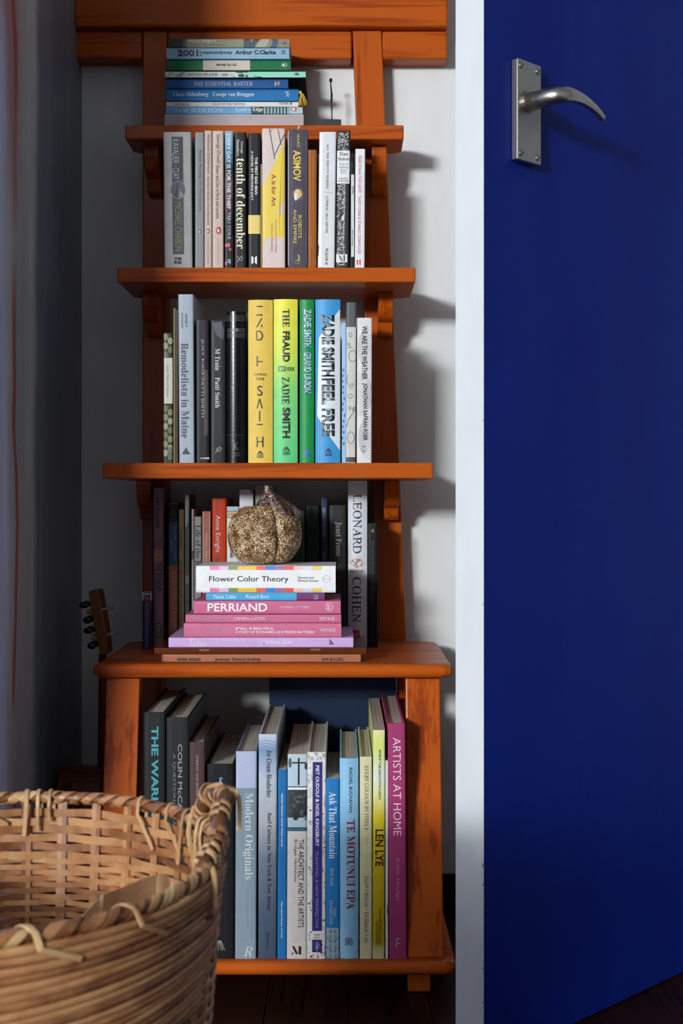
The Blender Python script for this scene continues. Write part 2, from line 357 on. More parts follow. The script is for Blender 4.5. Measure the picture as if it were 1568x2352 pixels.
bp = N(nt, 'ShaderNodeBump'); bp.inputs['Strength'].default_value = .15; bp.inputs['Distance'].default_value = .004; nt.links.new(nz.outputs[0], bp.inputs['Height']); nt.links.new(bp.outputs[0], b.inputs['Normal'])
BLUE = m_
WEDGE = wall_mat('white_gloss_edge', '#dde1e2', (1, 1, .3))
v, f = dbox(0, .76, -.041, 0, .004, 2.03)
door = link('door_1', v, f, [WEDGE, BLUE], midx=[0, 0, 1, 0, 0, 0])
door['kind'] = 'structure'
for p in door.data.polygons:
    c = sum(((door.data.vertices[i].co-O2).dot(N2) for i in p.vertices))/4
    p.material_index = 1 if abs(c) < .001 else 0
STEEL = plain('#a9a49a', .3, 1)
m_, nt, b = newmat('satin_nickel'); b.inputs['Base Color'].default_value = lin('#b4afa6'); b.inputs['Metallic'].default_value = 1; b.inputs['Roughness'].default_value = .33
nz = N(nt, 'ShaderNodeTexNoise'); nz.inputs['Scale'].default_value = 900; bp = N(nt, 'ShaderNodeBump'); bp.inputs['Strength'].default_value = .1; bp.inputs['Distance'].default_value = .0004
nt.links.new(nz.outputs[0], bp.inputs['Height']); nt.links.new(bp.outputs[0], b.inputs['Normal']); NICK = m_
hd = bpy.data.objects.new('door_handle', None); COL.objects.link(hd); hd.parent = door; hd['label'] = 'satin nickel lever handle on a rectangular backplate'
zt, zb = 1.1620, 1.0440
m = MB(); m.add(dbox(.0514, .0978, .0001, .010, zb, zt)); m.build('backplate', NICK, hd, bevel=.0016, seg=3)
zc = 1.1145; sc_ = .0735
pts = [D(sc_, .010, zc), D(sc_, .0135, zc)]
m = MB(); m.add(tubeg([D(sc_, .0101, zc), D(sc_, .0125, zc)], .0135, 24)); m.build('collar', NICK, hd, smooth=False)
# lever: a round neck flowing into a flat tapering grip, one swept mesh
path = [(D(sc_, .0126, zc), .0114, .0110), (D(sc_, .030, zc), .0108, .0104), (D(sc_, .041, zc+.0005), .0102, .0100), (D(sc_+.003, .0505, zc+.001), .0096, .0084), (D(sc_+.012, .055, zc+.003), .0086, .0056)]
for t in (.15, .3, .45, .6, .75, .9, 1.0):
    path.append((D(sc_+.012+.083*t, .055-.006*t, zc+.0035+.004*math.sin(t*2.4)-.0135*t*t), .0085-.0045*t, .0054-.0014*t))
v = []; f = []; seg = 20
for i, (p, rz, rn) in enumerate(path):
    a = path[max(i-1, 0)][0]; c = path[min(i+1, len(path)-1)][0]; t = (c-a).normalized()
    s = Vector((0, 0, 1)).cross(t).normalized(); u = t.cross(s).normalized()
    for k in range(seg):
        an = 2*PI*k/seg; ca, sa = math.cos(an), math.sin(an)
        q = 1 if i < 4 else .75
        v.append(p+s*(abs(ca)**q*(1 if ca > 0 else -1))*rn+u*(abs(sa)**q*(1 if sa > 0 else -1))*rz)
for i in range(len(path)-1):
    for k in range(seg): f.append((i*seg+k, i*seg+(k+1) % seg, (i+1)*seg+(k+1) % seg, (i+1)*seg+k))
f += [tuple(range(seg-1, -1, -1)), tuple(range((len(path)-1)*seg, len(path)*seg))]
lv = link('lever', v, f, NICK, hd, smooth=True)
for s, z in ((.0582, zt-.0075), (.0915, zt-.0075), (.0582, zb+.0085), (.0915, zb+.0085)):
    m = MB(); g = tubeg([D(s, .0100, z), D(s, .0110, z), D(s, .0117, z)], [.0040, .0040, .0030], 16); m.add(g)
    dk = MB()
    for an in (0, PI/2):
        e1 = U2*math.cos(an)+Vector((0, 0, 1))*math.sin(an); e2 = U2*(-math.sin(an))+Vector((0, 0, 1))*math.cos(an)
        P = D(s, .01175, z); m.add(([tuple(P+e1*a+e2*c) for a, c in ((-.0024, -.0005), (.0024, -.0005), (.0024, .0005), (-.0024, .0005))], [(0, 1, 2, 3)]), 1)
    m.build('screw', [NICK, plain('#141312', .5)], hd)
ch = MB()
for y, hh in ((1985, 7), (2222, 3), (2300, 3), (2030, 4), (966, 2), (1388, 2)):      # chips in the white paint of the door edge
    z = CZ+(HY-y)/2010; r = hh/2010
    ch.add(([tuple(D(-.0002, -.0006-q, z+zz)) for q, zz in ((0, -r), (.0016, -r*.4), (.0009, r*.5), (0, r))], [(0, 1, 2, 3)]))
ch.build('paint_chip', plain('#6b4038', .7), door)

# ------------------------------------------------------------------ lettering
def _map(s, up, lo, dg=None):
    o = ''
    for c in s:
        if 'A' <= c <= 'Z': o += chr(up+ord(c)-65)
        elif 'a' <= c <= 'z': o += '\u210e' if (lo == 0x1D44E and c == 'h') else chr(lo+ord(c)-97)
        elif '0' <= c <= '9' and dg: o += chr(dg+ord(c)-48)
        else: o += c
    return o
_R, _C = (0x1D400, 0x1D41A, 0x1D7CE), (0x1D434, 0x1D44E, None)     # bold serif letters; slanted serif capitals set upright again
FONTS = {'s': (None, 0, 0), 'l': (None, -.008, 0), 'n': (None, -.004, 0), 'x': (None, .012, 0), 'b': (None, .018, 0), 'k': (None, .032, 0), 'm': (_R, 0, 0),
         'r': (_R, 0, 0), 'i': (_R, 0, .22), 'I': (_R, 0, .24), 'h': (_R, 0, .3), 'c': (_C, .004, -.27)}
_pending = []
def flush_text():                     # evaluate every lettering string in one go, then lay the meshes on their spines
    keys = sorted({(q[1][1], q[1][7]) for q in _pending}); obs = {}
    for st, font in keys:
        mp, off, sh = FONTS[font]
        cu = bpy.data.curves.new('t', 'FONT'); cu.body = _map(st, *mp) if mp else st; cu.offset = off; cu.resolution_u = 3; cu.fill_mode = 'FRONT'; cu.align_x = 'CENTER'
        ob = bpy.data.objects.new('t', cu); COL.objects.link(ob); obs[(st, font)] = ob
    dg = bpy.context.evaluated_depsgraph_get(); dg.update(); geo = {}
    for k, ob in obs.items():
        sh = FONTS[k[1]][2]; ev = ob.evaluated_get(dg); me = ev.to_mesh()
        V = [(v.co.x+sh*v.co.y, v.co.y) for v in me.vertices]; P = [tuple(p.vertices) for p in me.polygons]; ev.to_mesh_clear()
        x0 = min(a for a, _ in V); x1 = max(a for a, _ in V); y0 = min(c for _, c in V); y1 = max(c for _, c in V)
        geo[k] = ([((a-x0)/max(x1-x0, 1e-6), (c-y0)/max(y1-y0, 1e-6)) for a, c in V], P)
    for ob in obs.values():
        cu = ob.data; bpy.data.objects.remove(ob); bpy.data.curves.remove(cu)
    for bk, (_, st, x0, y0, x1, y1, col, font, d) in _pending:
        V, P = geo[(st, font)]; vv = []
        for a, c in V:
            if d == 'v': x, y = x0+(x1-x0)*c, y0+(y1-y0)*a
            else: x, y = x0+(x1-x0)*a, y1-(y1-y0)*c
            vv.append(bk.px(x, y, .00075+(.0003 if bk.p == 2 else 0)))
        link('spine_lettering', vv, P, plain(col, .4), bk.root)
# print items, in picture pixels on the plane of the spine
def T(s, x0, y0, x1, y1, col, font='s', d='v'): return ('t', s, x0, y0, x1, y1, col, font, d)
def R(x0, y0, x1, y1, col): return ('p', [(x0, y0), (x1, y0), (x1, y1), (x0, y1)], col)
def Pg(pts, col): return ('p', pts, col)
def El(cx, cy, rx, ry, col, n=24): return ('p', [(cx+rx*math.cos(2*PI*i/n), cy+ry*math.sin(2*PI*i/n)) for i in range(n)], col)
def Ln(pts, wd, col): return ('l', pts, wd, col)
def Rg(cx, cy, rx, ry, wd, col, n=28): return Ln([(cx+rx*math.cos(2*PI*i/n), cy+ry*math.sin(2*PI*i/n)) for i in range(n+1)], wd, col)
def penguin(cx, cy, s, bg='#c8542a', fr='#d8c8c0'):      # little bird lying on its side in an oval
    return [El(cx, cy, s*.62, s*.85, fr), El(cx, cy, s*.55, s*.77, bg), El(cx+s*.02, cy, s*.32, s*.5, '#141414'), El(cx-s*.06, cy+s*.02, s*.2, s*.36, '#e8e4de'), El(cx+s*.1, cy-s*.5, s*.14, s*.16, '#141414'), Pg([(cx+s*.2, cy-s*.1), (cx+s*.42, cy+s*.3), (cx+s*.12, cy+s*.15)], '#141414')]
def tree_mark(cx, cy, s, col):                            # tree over an open book
    it = [R(cx-s*.12, cy-s*.25, cx+s*.12, cy+s*.3, col)]
    for a, b_ in ((-.5, -.5), (-.2, -.85), (.2, -.9), (.5, -.5), (-.6, -.2), (.6, -.2), (0, -.55)): it.append(El(cx+s*a, cy+s*b_, s*.25, s*.25, col, 8))
    it += [Ln([(cx-s*.9, cy+s*.15), (cx-s*.9, cy+s*.9), (cx+s*.9, cy+s*.9), (cx+s*.9, cy+s*.15), (cx+s*.3, cy+s*.3), (cx, cy+s*.5), (cx-s*.3, cy+s*.3), (cx-s*.9, cy+s*.15)], s*.16, col), T('h h', cx-s*.62, cy+s*.42, cx+s*.62, cy+s*.8, col, 'r', 'h')]
    return it

def tri_strip_poly(pts, flip):
    return pts
class Book:
    """A book whose spine faces the camera; local origin at the foot of the spine (upright) or under its middle (lying)."""
    def __init__(s, label, S, x0, x1, yt, yb, col, depth=.13, hard=False, lie=False, lean=0, items=(), ramp=None, pages='#d9d0bd', rough=.42, zb=None, group=None, rnd=False, speck=.05, side=None):
        s.S, s.lie = S, lie
        X0, X1 = (x0-CX)/S, (x1-CX)/S
        Z1 = zpx(yt, S); Z0 = zpx(yb, S) if zb is None else zb
        s.xc = (X0+X1)/2; s.z0 = Z0; s.y0 = F/S; s.z1 = Z1
        L = (X1-X0) if lie else (Z1-Z0); w_ = (Z1-Z0) if lie else (X1-X0)
        s.w, s.L = w_, L; s.k = 0 if lie else (lean/S)/L
        s.b, s.p = (min(.0035, w_*.14), 2) if rnd else (min(.0016, w_*.12), 10)
        t = .0026 if hard else .0006; t = min(t, w_*.22); ov = .003 if hard else .0004
        root = thing('hardcover_book' if hard else 'paperback_book', label, 'book', (s.xc, s.y0, Z0), group); s.root = root
        nseg = 10; us = [-1+2*i/nseg for i in range(nseg+1)]
        if not rnd: us = [-1, -.97, -.92, -.84, -.5, 0, .5, .84, .92, .97, 1]
        outer = [(-w_/2, depth)]+[(u*w_/2, s.b*abs(u)**s.p) for u in us]+[(w_/2, depth)]
        iw = (w_/2-t); inner = [(-iw, depth)]+[(u*iw, s.b*abs(u)**s.p+t) for u in us]+[(iw, depth)]
        v = []; n = len(outer)
        for l in (0, L):
            for q in (outer, inner): v += [s.loc(a, c, l) for a, c in q]
        f = []
        for i in range(n-1):
            f += [(i, i+1, 2*n+i+1, 2*n+i), (n+i+1, n+i, 3*n+i, 3*n+i+1), (i+1, i, n+i, n+i+1), (2*n+i, 2*n+i+1, 3*n+i+1, 3*n+i)]
        f += [(n, 0, 2*n, 3*n), (n-1, 2*n-1, 4*n-1, 3*n-1)]
        if lie: f = [tuple(reversed(q)) for q in f]
        link('cover', v, f, cover_mat(col, rough, ramp, L, lie, speck), root)
        pw = iw-.0001; g = []
        v = [s.loc(a, c, l) for a in (-pw, pw) for c in (s.b+t+.0001, depth-ov-.0003) for l in (ov, L-ov)]
        f = boxg(0, 1, 0, 1, 0, 1)[1]
        if lie: f = [tuple(reversed(q)) for q in f]
        link('page_block', v, f, page_mat(pages, lie), root)
        s.art(items)
    def loc(s, a, c, l):         # across, depth, along
        if s.lie: return (s.L/2-l, c, a+s.w/2)
        return (a+s.k*l, c, l)
    def px(s, x, y, off):
        X = (x-CX)/s.S; Z = zpx(y, s.S)
        a = (Z-s.z0-s.w/2) if s.lie else (X-s.xc)
        u = min(1, abs(2*a/s.w)); yv = s.b*u**s.p-off
        return (X-s.xc+s.k*(Z-s.z0), yv, Z-s.z0)
    def clip(s, poly):            # cut a printed shape to the spine and along the lines where the spine curves
        ax = 1 if s.lie else 0; oa = 1-ax
        c = (HY-(s.z0+s.w/2-CZ)*s.S) if s.lie else CX+s.xc*s.S; hw = s.w*s.S/2
        lo_, hi_ = (CX+(s.xc-s.L/2)*s.S, CX+(s.xc+s.L/2)*s.S) if s.lie else (HY-(s.z1-CZ)*s.S, HY-(s.z0-CZ)*s.S)
        def half(P, a, lim, sign):
            o = []
            for i, p in enumerate(P):
                q = P[i-1]; dp, dq = sign*(p[a]-lim), sign*(q[a]-lim)
                if (dp < 0) != (dq < 0):
                    t_ = dq/(dq-dp); o.append((q[0]+(p[0]-q[0])*t_, q[1]+(p[1]-q[1])*t_))
                if dp >= 0: o.append(p)
            return o
        P = half(half(list(poly), oa, lo_+.2, 1), oa, hi_-.2, -1)
        if len(P) < 3: return []
        cuts = [-.985, -.95, -.9, -.8, -.5, .5, .8, .9, .95, .985] if s.p > 2 else [-.985+.197*i for i in range(11)]
        res = []
        for a_, b_ in zip(cuts, cuts[1:]):
            Q = half(P, ax, c+a_*hw, 1)
            if len(Q) > 2: Q = half(Q, ax, c+b_*hw, -1)
            if len(Q) > 2: res.append(Q)
        return res
    def art(s, items):
        v = []; f = []; mi = []; mats = []; lay = 0
        for it in items:
            if it[0] == 't': continue
            lay += 1; off = .00012+.00045*lay/len(items)
            col = it[-1]; m = plain(col, .45)
            if m not in mats: mats.append(m)
            j = mats.index(m)
            quads = []
            if it[0] == 'p': quads = [it[1]]
            else:
                pts, wd = it[1], it[2]
                for (xa, ya), (xb, yb) in zip(pts, pts[1:]):
                    dx, dy = xb-xa, yb-ya; q = math.hypot(dx, dy) or 1; nx, ny = -dy/q*wd/2, dx/q*wd/2
                    quads.append([(xa+nx, ya+ny), (xb+nx, yb+ny), (xb-nx, yb-ny), (xa-nx, ya-ny)])
            for poly in quads:
                for pc in s.clip(poly):
                    n = len(v); v += [s.px(x, y, off) for x, y in pc]; f.append(tuple(range(n, n+len(pc)))); mi.append(j)
        if f: link('spine_artwork', v, f, mats, s.root, midx=mi)
        for it in items:
            if it[0] != 't': continue
            _pending.append((s, it))
# ------------------------------------------------------------------ books lying on the top tread
GA, GB, GC, GD, GE, GF = ('stack of paperbacks on the top tread', 'row of books on the second tread', 'row of books on the third tread', 'row of books at the back of the table', 'pile of books at the front of the table', 'row of large books on the low shelf')
wht = '#e4e4e0'; blk = '#101114'
zA, zB, zC, zT, zL = SH[0][0], SH[1][0], SH[2][0], ztab, ZSH
SA = 1530
def A(label, x0, x1, yt, yb, col, **k): k.setdefault('depth', .084); return Book(label, SA, x0, x1, yt, yb, col, lie=True, group=GA, **k)
A('grey pink hardback with faint lettering, undermost of the pile on the top tread', 378, 697, 262.5, 289.3, '#b9a8a8', hard=True, depth=.12, zb=zA+.0002, items=[R(378, 262.6, 697, 266.5, '#c2c3c3'), T('RENE REDZEPI', 513, 262.8, 562, 266, '#e8e2dc', 'r', 'h')])
A('sky blue paperback with black and white stripes at the end of its spine', 381, 695, 245.5, 262.3, '#6fa8cf', depth=.12, items=[R(577, 245.7, 664, 262.1, '#16262c')]+[R(606+i*7.6, 246, 610+i*7.6, 262, '#8fb4b6') for i in range(8)]+[R(664, 245.7, 695, 262.1, '#a9bcc8'), El(675, 251, 6.5, 5, '#b5453c'), El(674, 251, 3, 3.5, '#efe9e2'),
  T('TIM WINTON', 399, 248, 512, 258, '#c3dcec', 'c', 'h'), T('Land’s', 541, 246.5, 574, 256, '#c3dcec', 'r', 'h'), T('Edge', 580, 246.5, 604, 258, '#f4f0e8', 'r', 'h')])
A('thin white paperback in the pile, between a sky blue and a mid blue book', 382, 685, 234, 245.2, '#dfdcd6', depth=.12, items=[T('Epeli Hau’ofa', 400, 237.5, 434, 243, '#9a6a5a', 'r', 'h'), T('TALES OF THE TIKONGS', 487, 236.5, 563, 241.5, '#8b8a86', 'r', 'h'), R(667, 234.5, 670, 240.5, '#232048'), Ln([(641, 235.5), (664, 235.5), (664, 240), (641, 240), (641, 235.5)], .5, '#777777'), T('ISLANDS', 643, 236.2, 662, 239.4, '#555555', 's', 'h')])
bk = A('thick mid blue hardback with a gold tassel hanging from its tail end', 381.5, 685, 204.5, 232.6, '#1b6ea8', depth=.12, hard=True, items=[T('Claes Oldenburg', 398, 212, 478, 223.5, '#cfe0ea', 'r', 'h'), T('Coosje van Bruggen', 489, 212, 583, 223.5, '#cfe0ea', 'r', 'h'), T('plc', 654, 211, 666, 223, '#d7e4ec', 's', 'v')])
# tassel of the marker ribbon
m = MB(); tr = random.Random(3)
base = Vector(((688-CX)/SA, F/SA-.001, zpx(211, SA)))-bk.root.location
for i in range(22):
    dx, dy = tr.uniform(-.002, .013), tr.uniform(-.006, .005); q = tr.uniform(.017, .023)
    m.add(tubeg([base, base+Vector((dx*.35+.002, dy*.5, -q*.3)), base+Vector((dx*.8, dy, -q*.7)), base+Vector((dx, dy*1.2, -q))], [.0006, .0007, .0006, .0005], 5))
m.add(ellg(base+Vector((.001, 0, -.001)), (.0026, .0022, .0026), 10, 6))
o = m.build('tassel', plain('#d9ae3e', .7), bk.root, smooth=True)
m = MB(); b0 = Vector(((379-CX)/SA, F/SA+.004, zpx(216, SA)))-bk.root.location
m.add(tubeg([b0+Vector((-.003*math.sin(a), 0, .0045*math.cos(a))) for a in [i*PI/8 for i in range(9)]], .0006, 6)); m.build('ribbon_loop', plain('#b9922e', .7), bk.root)
A('dark blue paperback with pale serif capitals and a small crest on its spine', 381, 661, 181.5, 203.6, '#1a4d8c', depth=.12, items=[T('THE ESSENTIAL BAXTER', 445, 188, 581, 197.3, '#b9bdb4', 'c', 'h'), T('\u2766\u2740', 630, 186.5, 643, 198, '#c9b888', 's', 'h')])
PL = '#8fd6b8'
A('thin mint and white paperback longer than its neighbours, with black brush marks', 379, 702, 164, 179.2, '#14201c', depth=.12, items=[R(379, 164.3, 545, 177.8, '#cfd2cc'), R(545, 164.3, 702, 177.8, PL), Ln([(383, 176), (396, 165)], .8, '#2d6a54'), Ln([(405, 177), (420, 165)], 1.4, '#1c4f3e'), Ln([(411, 177), (425, 165)], 1.2, '#1c4f3e'), Pg([(540, 165), (560, 165), (556, 168), (543, 167)], blk), Pg([(547, 171), (560, 170), (560, 177), (548, 177)], blk), Pg([(562, 177), (567, 171), (570, 177)], blk), Pg([(556, 165), (570, 164.6), (566, 167)], blk), Ln([(528, 172), (540, 177)], .9, blk), Ln([(583, 176), (601, 177.5)], 1.6, blk),
  T('SYLVIA PLATH', 431, 168, 499, 174.6, '#5a5d5a', 'r', 'h'), T('Ariel', 508, 168, 523, 174.6, '#5a5d5a', 'r', 'h'), T('ff', 676, 167, 686, 174, '#22302c', 'b', 'v')])
A('green paperback with a cream title block in the middle of its spine', 383, 667, 137.5, 162, '#0f6b3f', items=[R(466, 137.8, 574, 161.3, '#c9bcae'), T('MIAMI BLUES', 497, 146.5, 544, 151.5, '#2a2522', 'b', 'h'), T('CHARLES WILLEFORD', 394, 146, 455, 150.5, '#0a4f30', 's', 'h'), El(652.5, 149, 6.5, 5, '#d8d4c6'), El(652, 149, 5.4, 4, '#123d28'), El(651, 149.4, 3.2, 2.3, '#e2ded2')])
A('light blue paperback with thick rounded black title, second from the top', 382, 664, 110, 135.5, '#8db4cc', items=[T('2001', 407, 114.5, 455, 129.5, blk, 'k', 'h'), T(':', 458, 118, 462, 129, blk, 'k', 'h'), T('aspaceodyssey', 464, 117, 533, 125.5, blk, 'b', 'h'), T('Arthur C.Clarke', 540, 115.5, 633, 125, blk, 'k', 'h'), Ln([(647, 116), (655, 116), (655, 124), (647, 124), (647, 116)], 1.1, blk), T('\u2317', 648.5, 117.5, 653.5, 122.5, blk, 's', 'h')])
A('olive grey paperback with painted dark figures on its spine, topmost of the pile', 387, 665, 89, 109.5, '#8b8b76', ramp=None, items=[R(387, 89.2, 420, 109, '#1b2a2f'), R(420, 89.2, 428, 109, '#4b5350'), Pg([(560, 89.4), (580, 89.4), (598, 89.4), (589, 98), (584, 108.8), (559, 108.8)], '#3d4248'), Pg([(574, 89.4), (581, 89.4), (578, 98)], '#9a9884'), Pg([(624, 89.4), (636, 89.4), (639, 98), (634, 108.8), (620, 108.8), (626, 98)], '#2e5467'), Pg([(600, 89.4), (620, 89.4), (610, 108.8), (586, 108.8)], '#a6a58e'),
  T('kazuo ishiguro', 434, 90, 497, 99, '#d8d6c8', 's', 'h'), T('an artist of the floating world', 436, 101, 517, 106, '#8f5f4a', 's', 'h'), T('ff', 648, 96, 658, 102, '#a04434', 'b', 'v')])
# ------------------------------------------------------------------ second tread
SB = 1592
def B(label, x0, x1, yt, col, **k): k.setdefault('depth', .135); return Book(label, SB, x0, x1, yt, 613, col, zb=zB+.0001, group=GB, **k)
mz = '#2a313b'
bk = B('thick pale grey paperback with a slate title band and a round ship emblem', 378, 441, 303, '#b9b8b5', lean=-3, speck=.1, items=[R(394+3, 314, 420+3, 584, mz), El(409+1.5, 436, 17.5, 21, '#aeb0b0'), El(409+1.5, 436, 16.5, 20, '#4c545e'), Pg([(407, 424), (410, 420), (411, 432), (411, 455), (402, 452), (403, 442), (407, 436)], blk), Pg([(412, 432), (424, 450), (412, 456)], '#9aa2a6')]+[Ln([(413+i*3, 434+i*5), (413+i*3, 454-i*1)], .8, '#20262c') for i in range(4)]+[
  T('KAVALIER', 399, 320, 413, 376, '#c3c5c4', 's'), T('&', 403, 379, 408, 383, '#8b8e8d', 'i'), T('CLAY', 399, 386, 413, 412, '#c3c5c4', 's'), T('THE AMAZING ADVENTURES OF', 416, 320, 420, 410, '#1a2026', 's'), T('MICHAEL CHABON', 402, 464, 419, 577, '#8e8b3a', 's'), R(400, 591, 406.5, 597, blk), R(408, 591, 417, 598, blk), R(400, 599, 406.5, 606, blk), R(408, 600, 417, 606, blk), Ln([(401, 592), (406, 597)], .8, '#b9b8b5')])
B('slim silver grey paperback with small black typewriter lettering and a bird oval', 447.5, 468, 304, '#8f9293', rnd=False, items=[T('Susan Sontag', 456, 345, 462.5, 410, '#3a3d40', 'm'), T('On Photography', 456, 416, 462.5, 487, '#55585a', 'm'), T('PENGUIN CLASSICS', 456, 556, 461, 608, '#a5a8a8', 's')]+penguin(459, 532.5, 9, '#5c6063', '#c8c8c6'))
B('narrow pinkish cream paperback with tight black lettering and a dull red bird oval', 469.5, 486, 300, '#c8b2a6', items=[T('Aleksandr Solzhenitsyn', 474, 309, 482, 399, '#3a2f2c', 'l'), T('One Day in the Life of Ivan Denisovich', 474.5, 406, 480.5, 517, '#3a2f2c', 's'), T('MODERN CLASSICS', 475, 546, 479, 607, '#b39c92', 's')]+penguin(478, 531, 8.5, '#b06a62', '#d8c8c0'))
B('pinkish cream paperback, wider than its twin, with an orange bird oval', 487.5, 513, 300.5, '#cdb8ab', items=[T('George Orwell', 495, 309, 506, 375, '#33302e', 'l'), T('Down and Out in Paris and London', 496, 380, 504, 502, '#33302e', 's'), T('MODERN CLASSICS', 499, 548, 503, 607, '#bba69a', 's')]+penguin(502, 529.5, 11, '#c8542a', '#c8542a'))
B('narrow paperback fading from sky blue to black with bold white capitals', 516, 535, 301, '#20242a', ramp=[(0, '#17161a'), (.35, '#191a20'), (.5, '#5c3a44'), (.62, '#6a5a62'), (.72, '#26303a'), (.9, '#6c9fbe'), (1, '#86b4cc')], items=[R(516, 560, 526, 567, '#c05a66'), El(524, 563, 5, 5, '#c4505e'), El(528, 573, 3.5, 3, '#a84050'), El(518, 605, 3, 5, '#c4505e'), R(533.3, 540, 534.8, 610, '#8a2a30'),
  T('EVERY DAY IS FOR THE THIEF', 521, 308, 529.5, 480, '#ecebe6', 'b'), T('TEJU COLE', 521, 487, 529.5, 549.5, '#c9d8de', 's'), T('ff', 522, 595, 530, 606, '#7fc4d0', 'b')])
B('dark charcoal paperback with large cream lower-case serif title', 538, 565.5, 304, '#191b1f', speck=.3, items=[T('tenth of december', 543, 364, 563, 572, '#eee4bb', 'r'), T('George', 551.5, 325, 558.5, 353, '#d8d4c8', 'r'), T('Saunders', 543.5, 321, 550, 358, '#d8d4c8', 'r'), Ln([(545, 602), (549, 595), (553, 589), (557, 592), (555, 598), (549, 597)], 1, '#c8c4b8'), Ln([(549, 596), (545, 588)], .9, '#c8c4b8')])
B('black paperback with white capitals and a square yellow block low on the spine', 569.5, 598, 306, '#16171a', items=[R(569.5, 494, 598, 537, '#e8cd6a'), T('THE FIRST BAD MAN', 585, 361, 591.5, 447, '#ecebe4', 'b'), T('A NOVEL BY MIRANDA JULY', 575, 347, 581.5, 461, '#ecebe4', 'b'), Pg([(577, 588), (582, 591), (582, 604), (577, 607)], '#ecebe4'), Pg([(585, 591), (590, 588), (590, 607), (585, 604)], '#ecebe4')])
B('very thin tan pamphlet squeezed between a black and a yellow book', 598.6, 600.6, 377, '#cfa866', depth=.12)
B('pale pink book with a slanting bright yellow shape and dark crossing lines', 602, 654.5, 295, '#dccac2', hard=True, lean=-.5, items=[Pg([(654, 325), (654, 454), (635, 492), (654, 492), (654, 545), (611, 545), (602.5, 560), (602.5, 431)], '#e9cb3f'), Ln([(619, 295.5), (631, 365)], 2.2, '#4d4550'), Ln([(638, 295.5), (646, 333)], 1.9, '#4d4550'), Ln([(622, 303), (626, 296)], 1, '#4d4550'), Ln([(631, 356), (654, 308)], 1.8, '#4d4550'),
  T('A is for Art', 623.5, 400, 634, 474, '#a23a44', 'b'), T('Christchurch Art Gallery', 631, 505, 635.5, 582, '#a2505a', 's'), T('Te Puna o Waiwhetū', 622.5, 512, 627, 577, '#a2505a', 's')])
bk = B('thick worn grey violet hardback with yellow title capitals and a rocket emblem', 660.5, 706, 297.5, '#4a4452', hard=True, speck=.14, items=[R(661, 300, 662.8, 610, '#cfcac2'), R(703, 302, 704, 608, '#8a8690')]+[T('ISAAC', 682, 309, 688, 340, '#e2ca5a', 's'), T('ASIMOV', 673, 345.5, 690.5, 416, '#efcf45', 'b'), T('ROBOTS', 684.5, 495, 692.5, 547, '#e2ca5a', 's'), T('AND EMPIRE', 673.5, 481, 681, 560, '#e2ca5a', 's'), Rg(683.5, 446, 12, 13, .8, '#8a8292'), El(683.5, 445, 9.5, 10.5, '#e3b13a'), El(679, 452, 3.6, 9, '#e9e7e2'), El(684, 449, 1.5, 9, '#e9e7e2'), Pg([(681, 436), (686, 437), (683, 443)], '#f2efe6'), Ln([(687, 437), (683, 455)], 1, '#5a5462'), Pg([(683, 584), (687, 587), (688, 593), (686, 598), (682, 600), (685, 595), (685.5, 590)], '#e2ca5a'), T('HARPER', 676, 598, 690, 600.5, '#cfb860', 's', 'h'), T('Voyager', 676, 603, 690, 606, '#cfb860', 's', 'h')])
m = MB(); L0 = bk.root.location
m.add(tubeg([Vector(((x-CX)/SB, F/SB+dy, zpx(y, SB)))-L0 for x, y, dy in ((682, 305, .004), (683, 297, .002), (685, 293, 0), (688, 290, -.001))], [.0016, .0016, .0016, .0013], 8, .4)); m.build('ribbon_marker', plain('#b9b6b8', .6), bk.root)
B('plain brown orange book set back, shorter than the violet hardback beside it', 707, 727, 344, '#9a5510', items=[T('Rebuilding the Kāinga: Lessons from Te Ao Hurihuri', 716.5, 357, 721.5, 482, '#b98a4a', 's'), T('JADE KAKE', 713, 541, 717, 568, '#b98a4a', 's'), T('BWB Texts', 713, 583, 717, 607, '#8a5a20', 's')])
B('white paperback with fine spaced black capitals and a creased spine edge', 729.5, 768, 303, '#dfe1e2', lean=4, items=[R(729.6, 306, 738, 612, '#f0f0ee'), T('ALL THE PRETTY HORSES', 746.5, 330, 751.5, 433, '#3c3d40', 'c'), Ln([(744, 441), (759, 442)], .7, '#4a4b4d'), T('CORMAC MCCARTHY', 746, 450, 751.5, 536, '#3c3d40', 'c'), T('PICADOR 40', 746, 571, 752.5, 608, '#232326', 's'), Pg([(729.8, 560), (732, 566), (731, 585), (729.8, 590)], '#26272b')])
its = [R(771.3, 303, 801.5, 346, '#15161a'), R(771.3, 423, 800, 612, '#15161a')]
r2 = random.Random(11)
for i in range(620):
    x, y = r2.uniform(773, 797), r2.uniform(303, 609)
    if 345 < y < 424 or 583 < y < 601 : continue
    if y > 424 and x > 790 : continue
    a = r2.uniform(-1.2, -.2) if y < 345 else r2.uniform(-.3, .9)+math.sin(y*.05); q = r2.uniform(1.2, 2.6)
    its.append(Ln([(x-q*math.cos(a), y-q*math.sin(a)), (x+q*math.cos(a), y+q*math.sin(a))], .9, '#d9d9d4'))
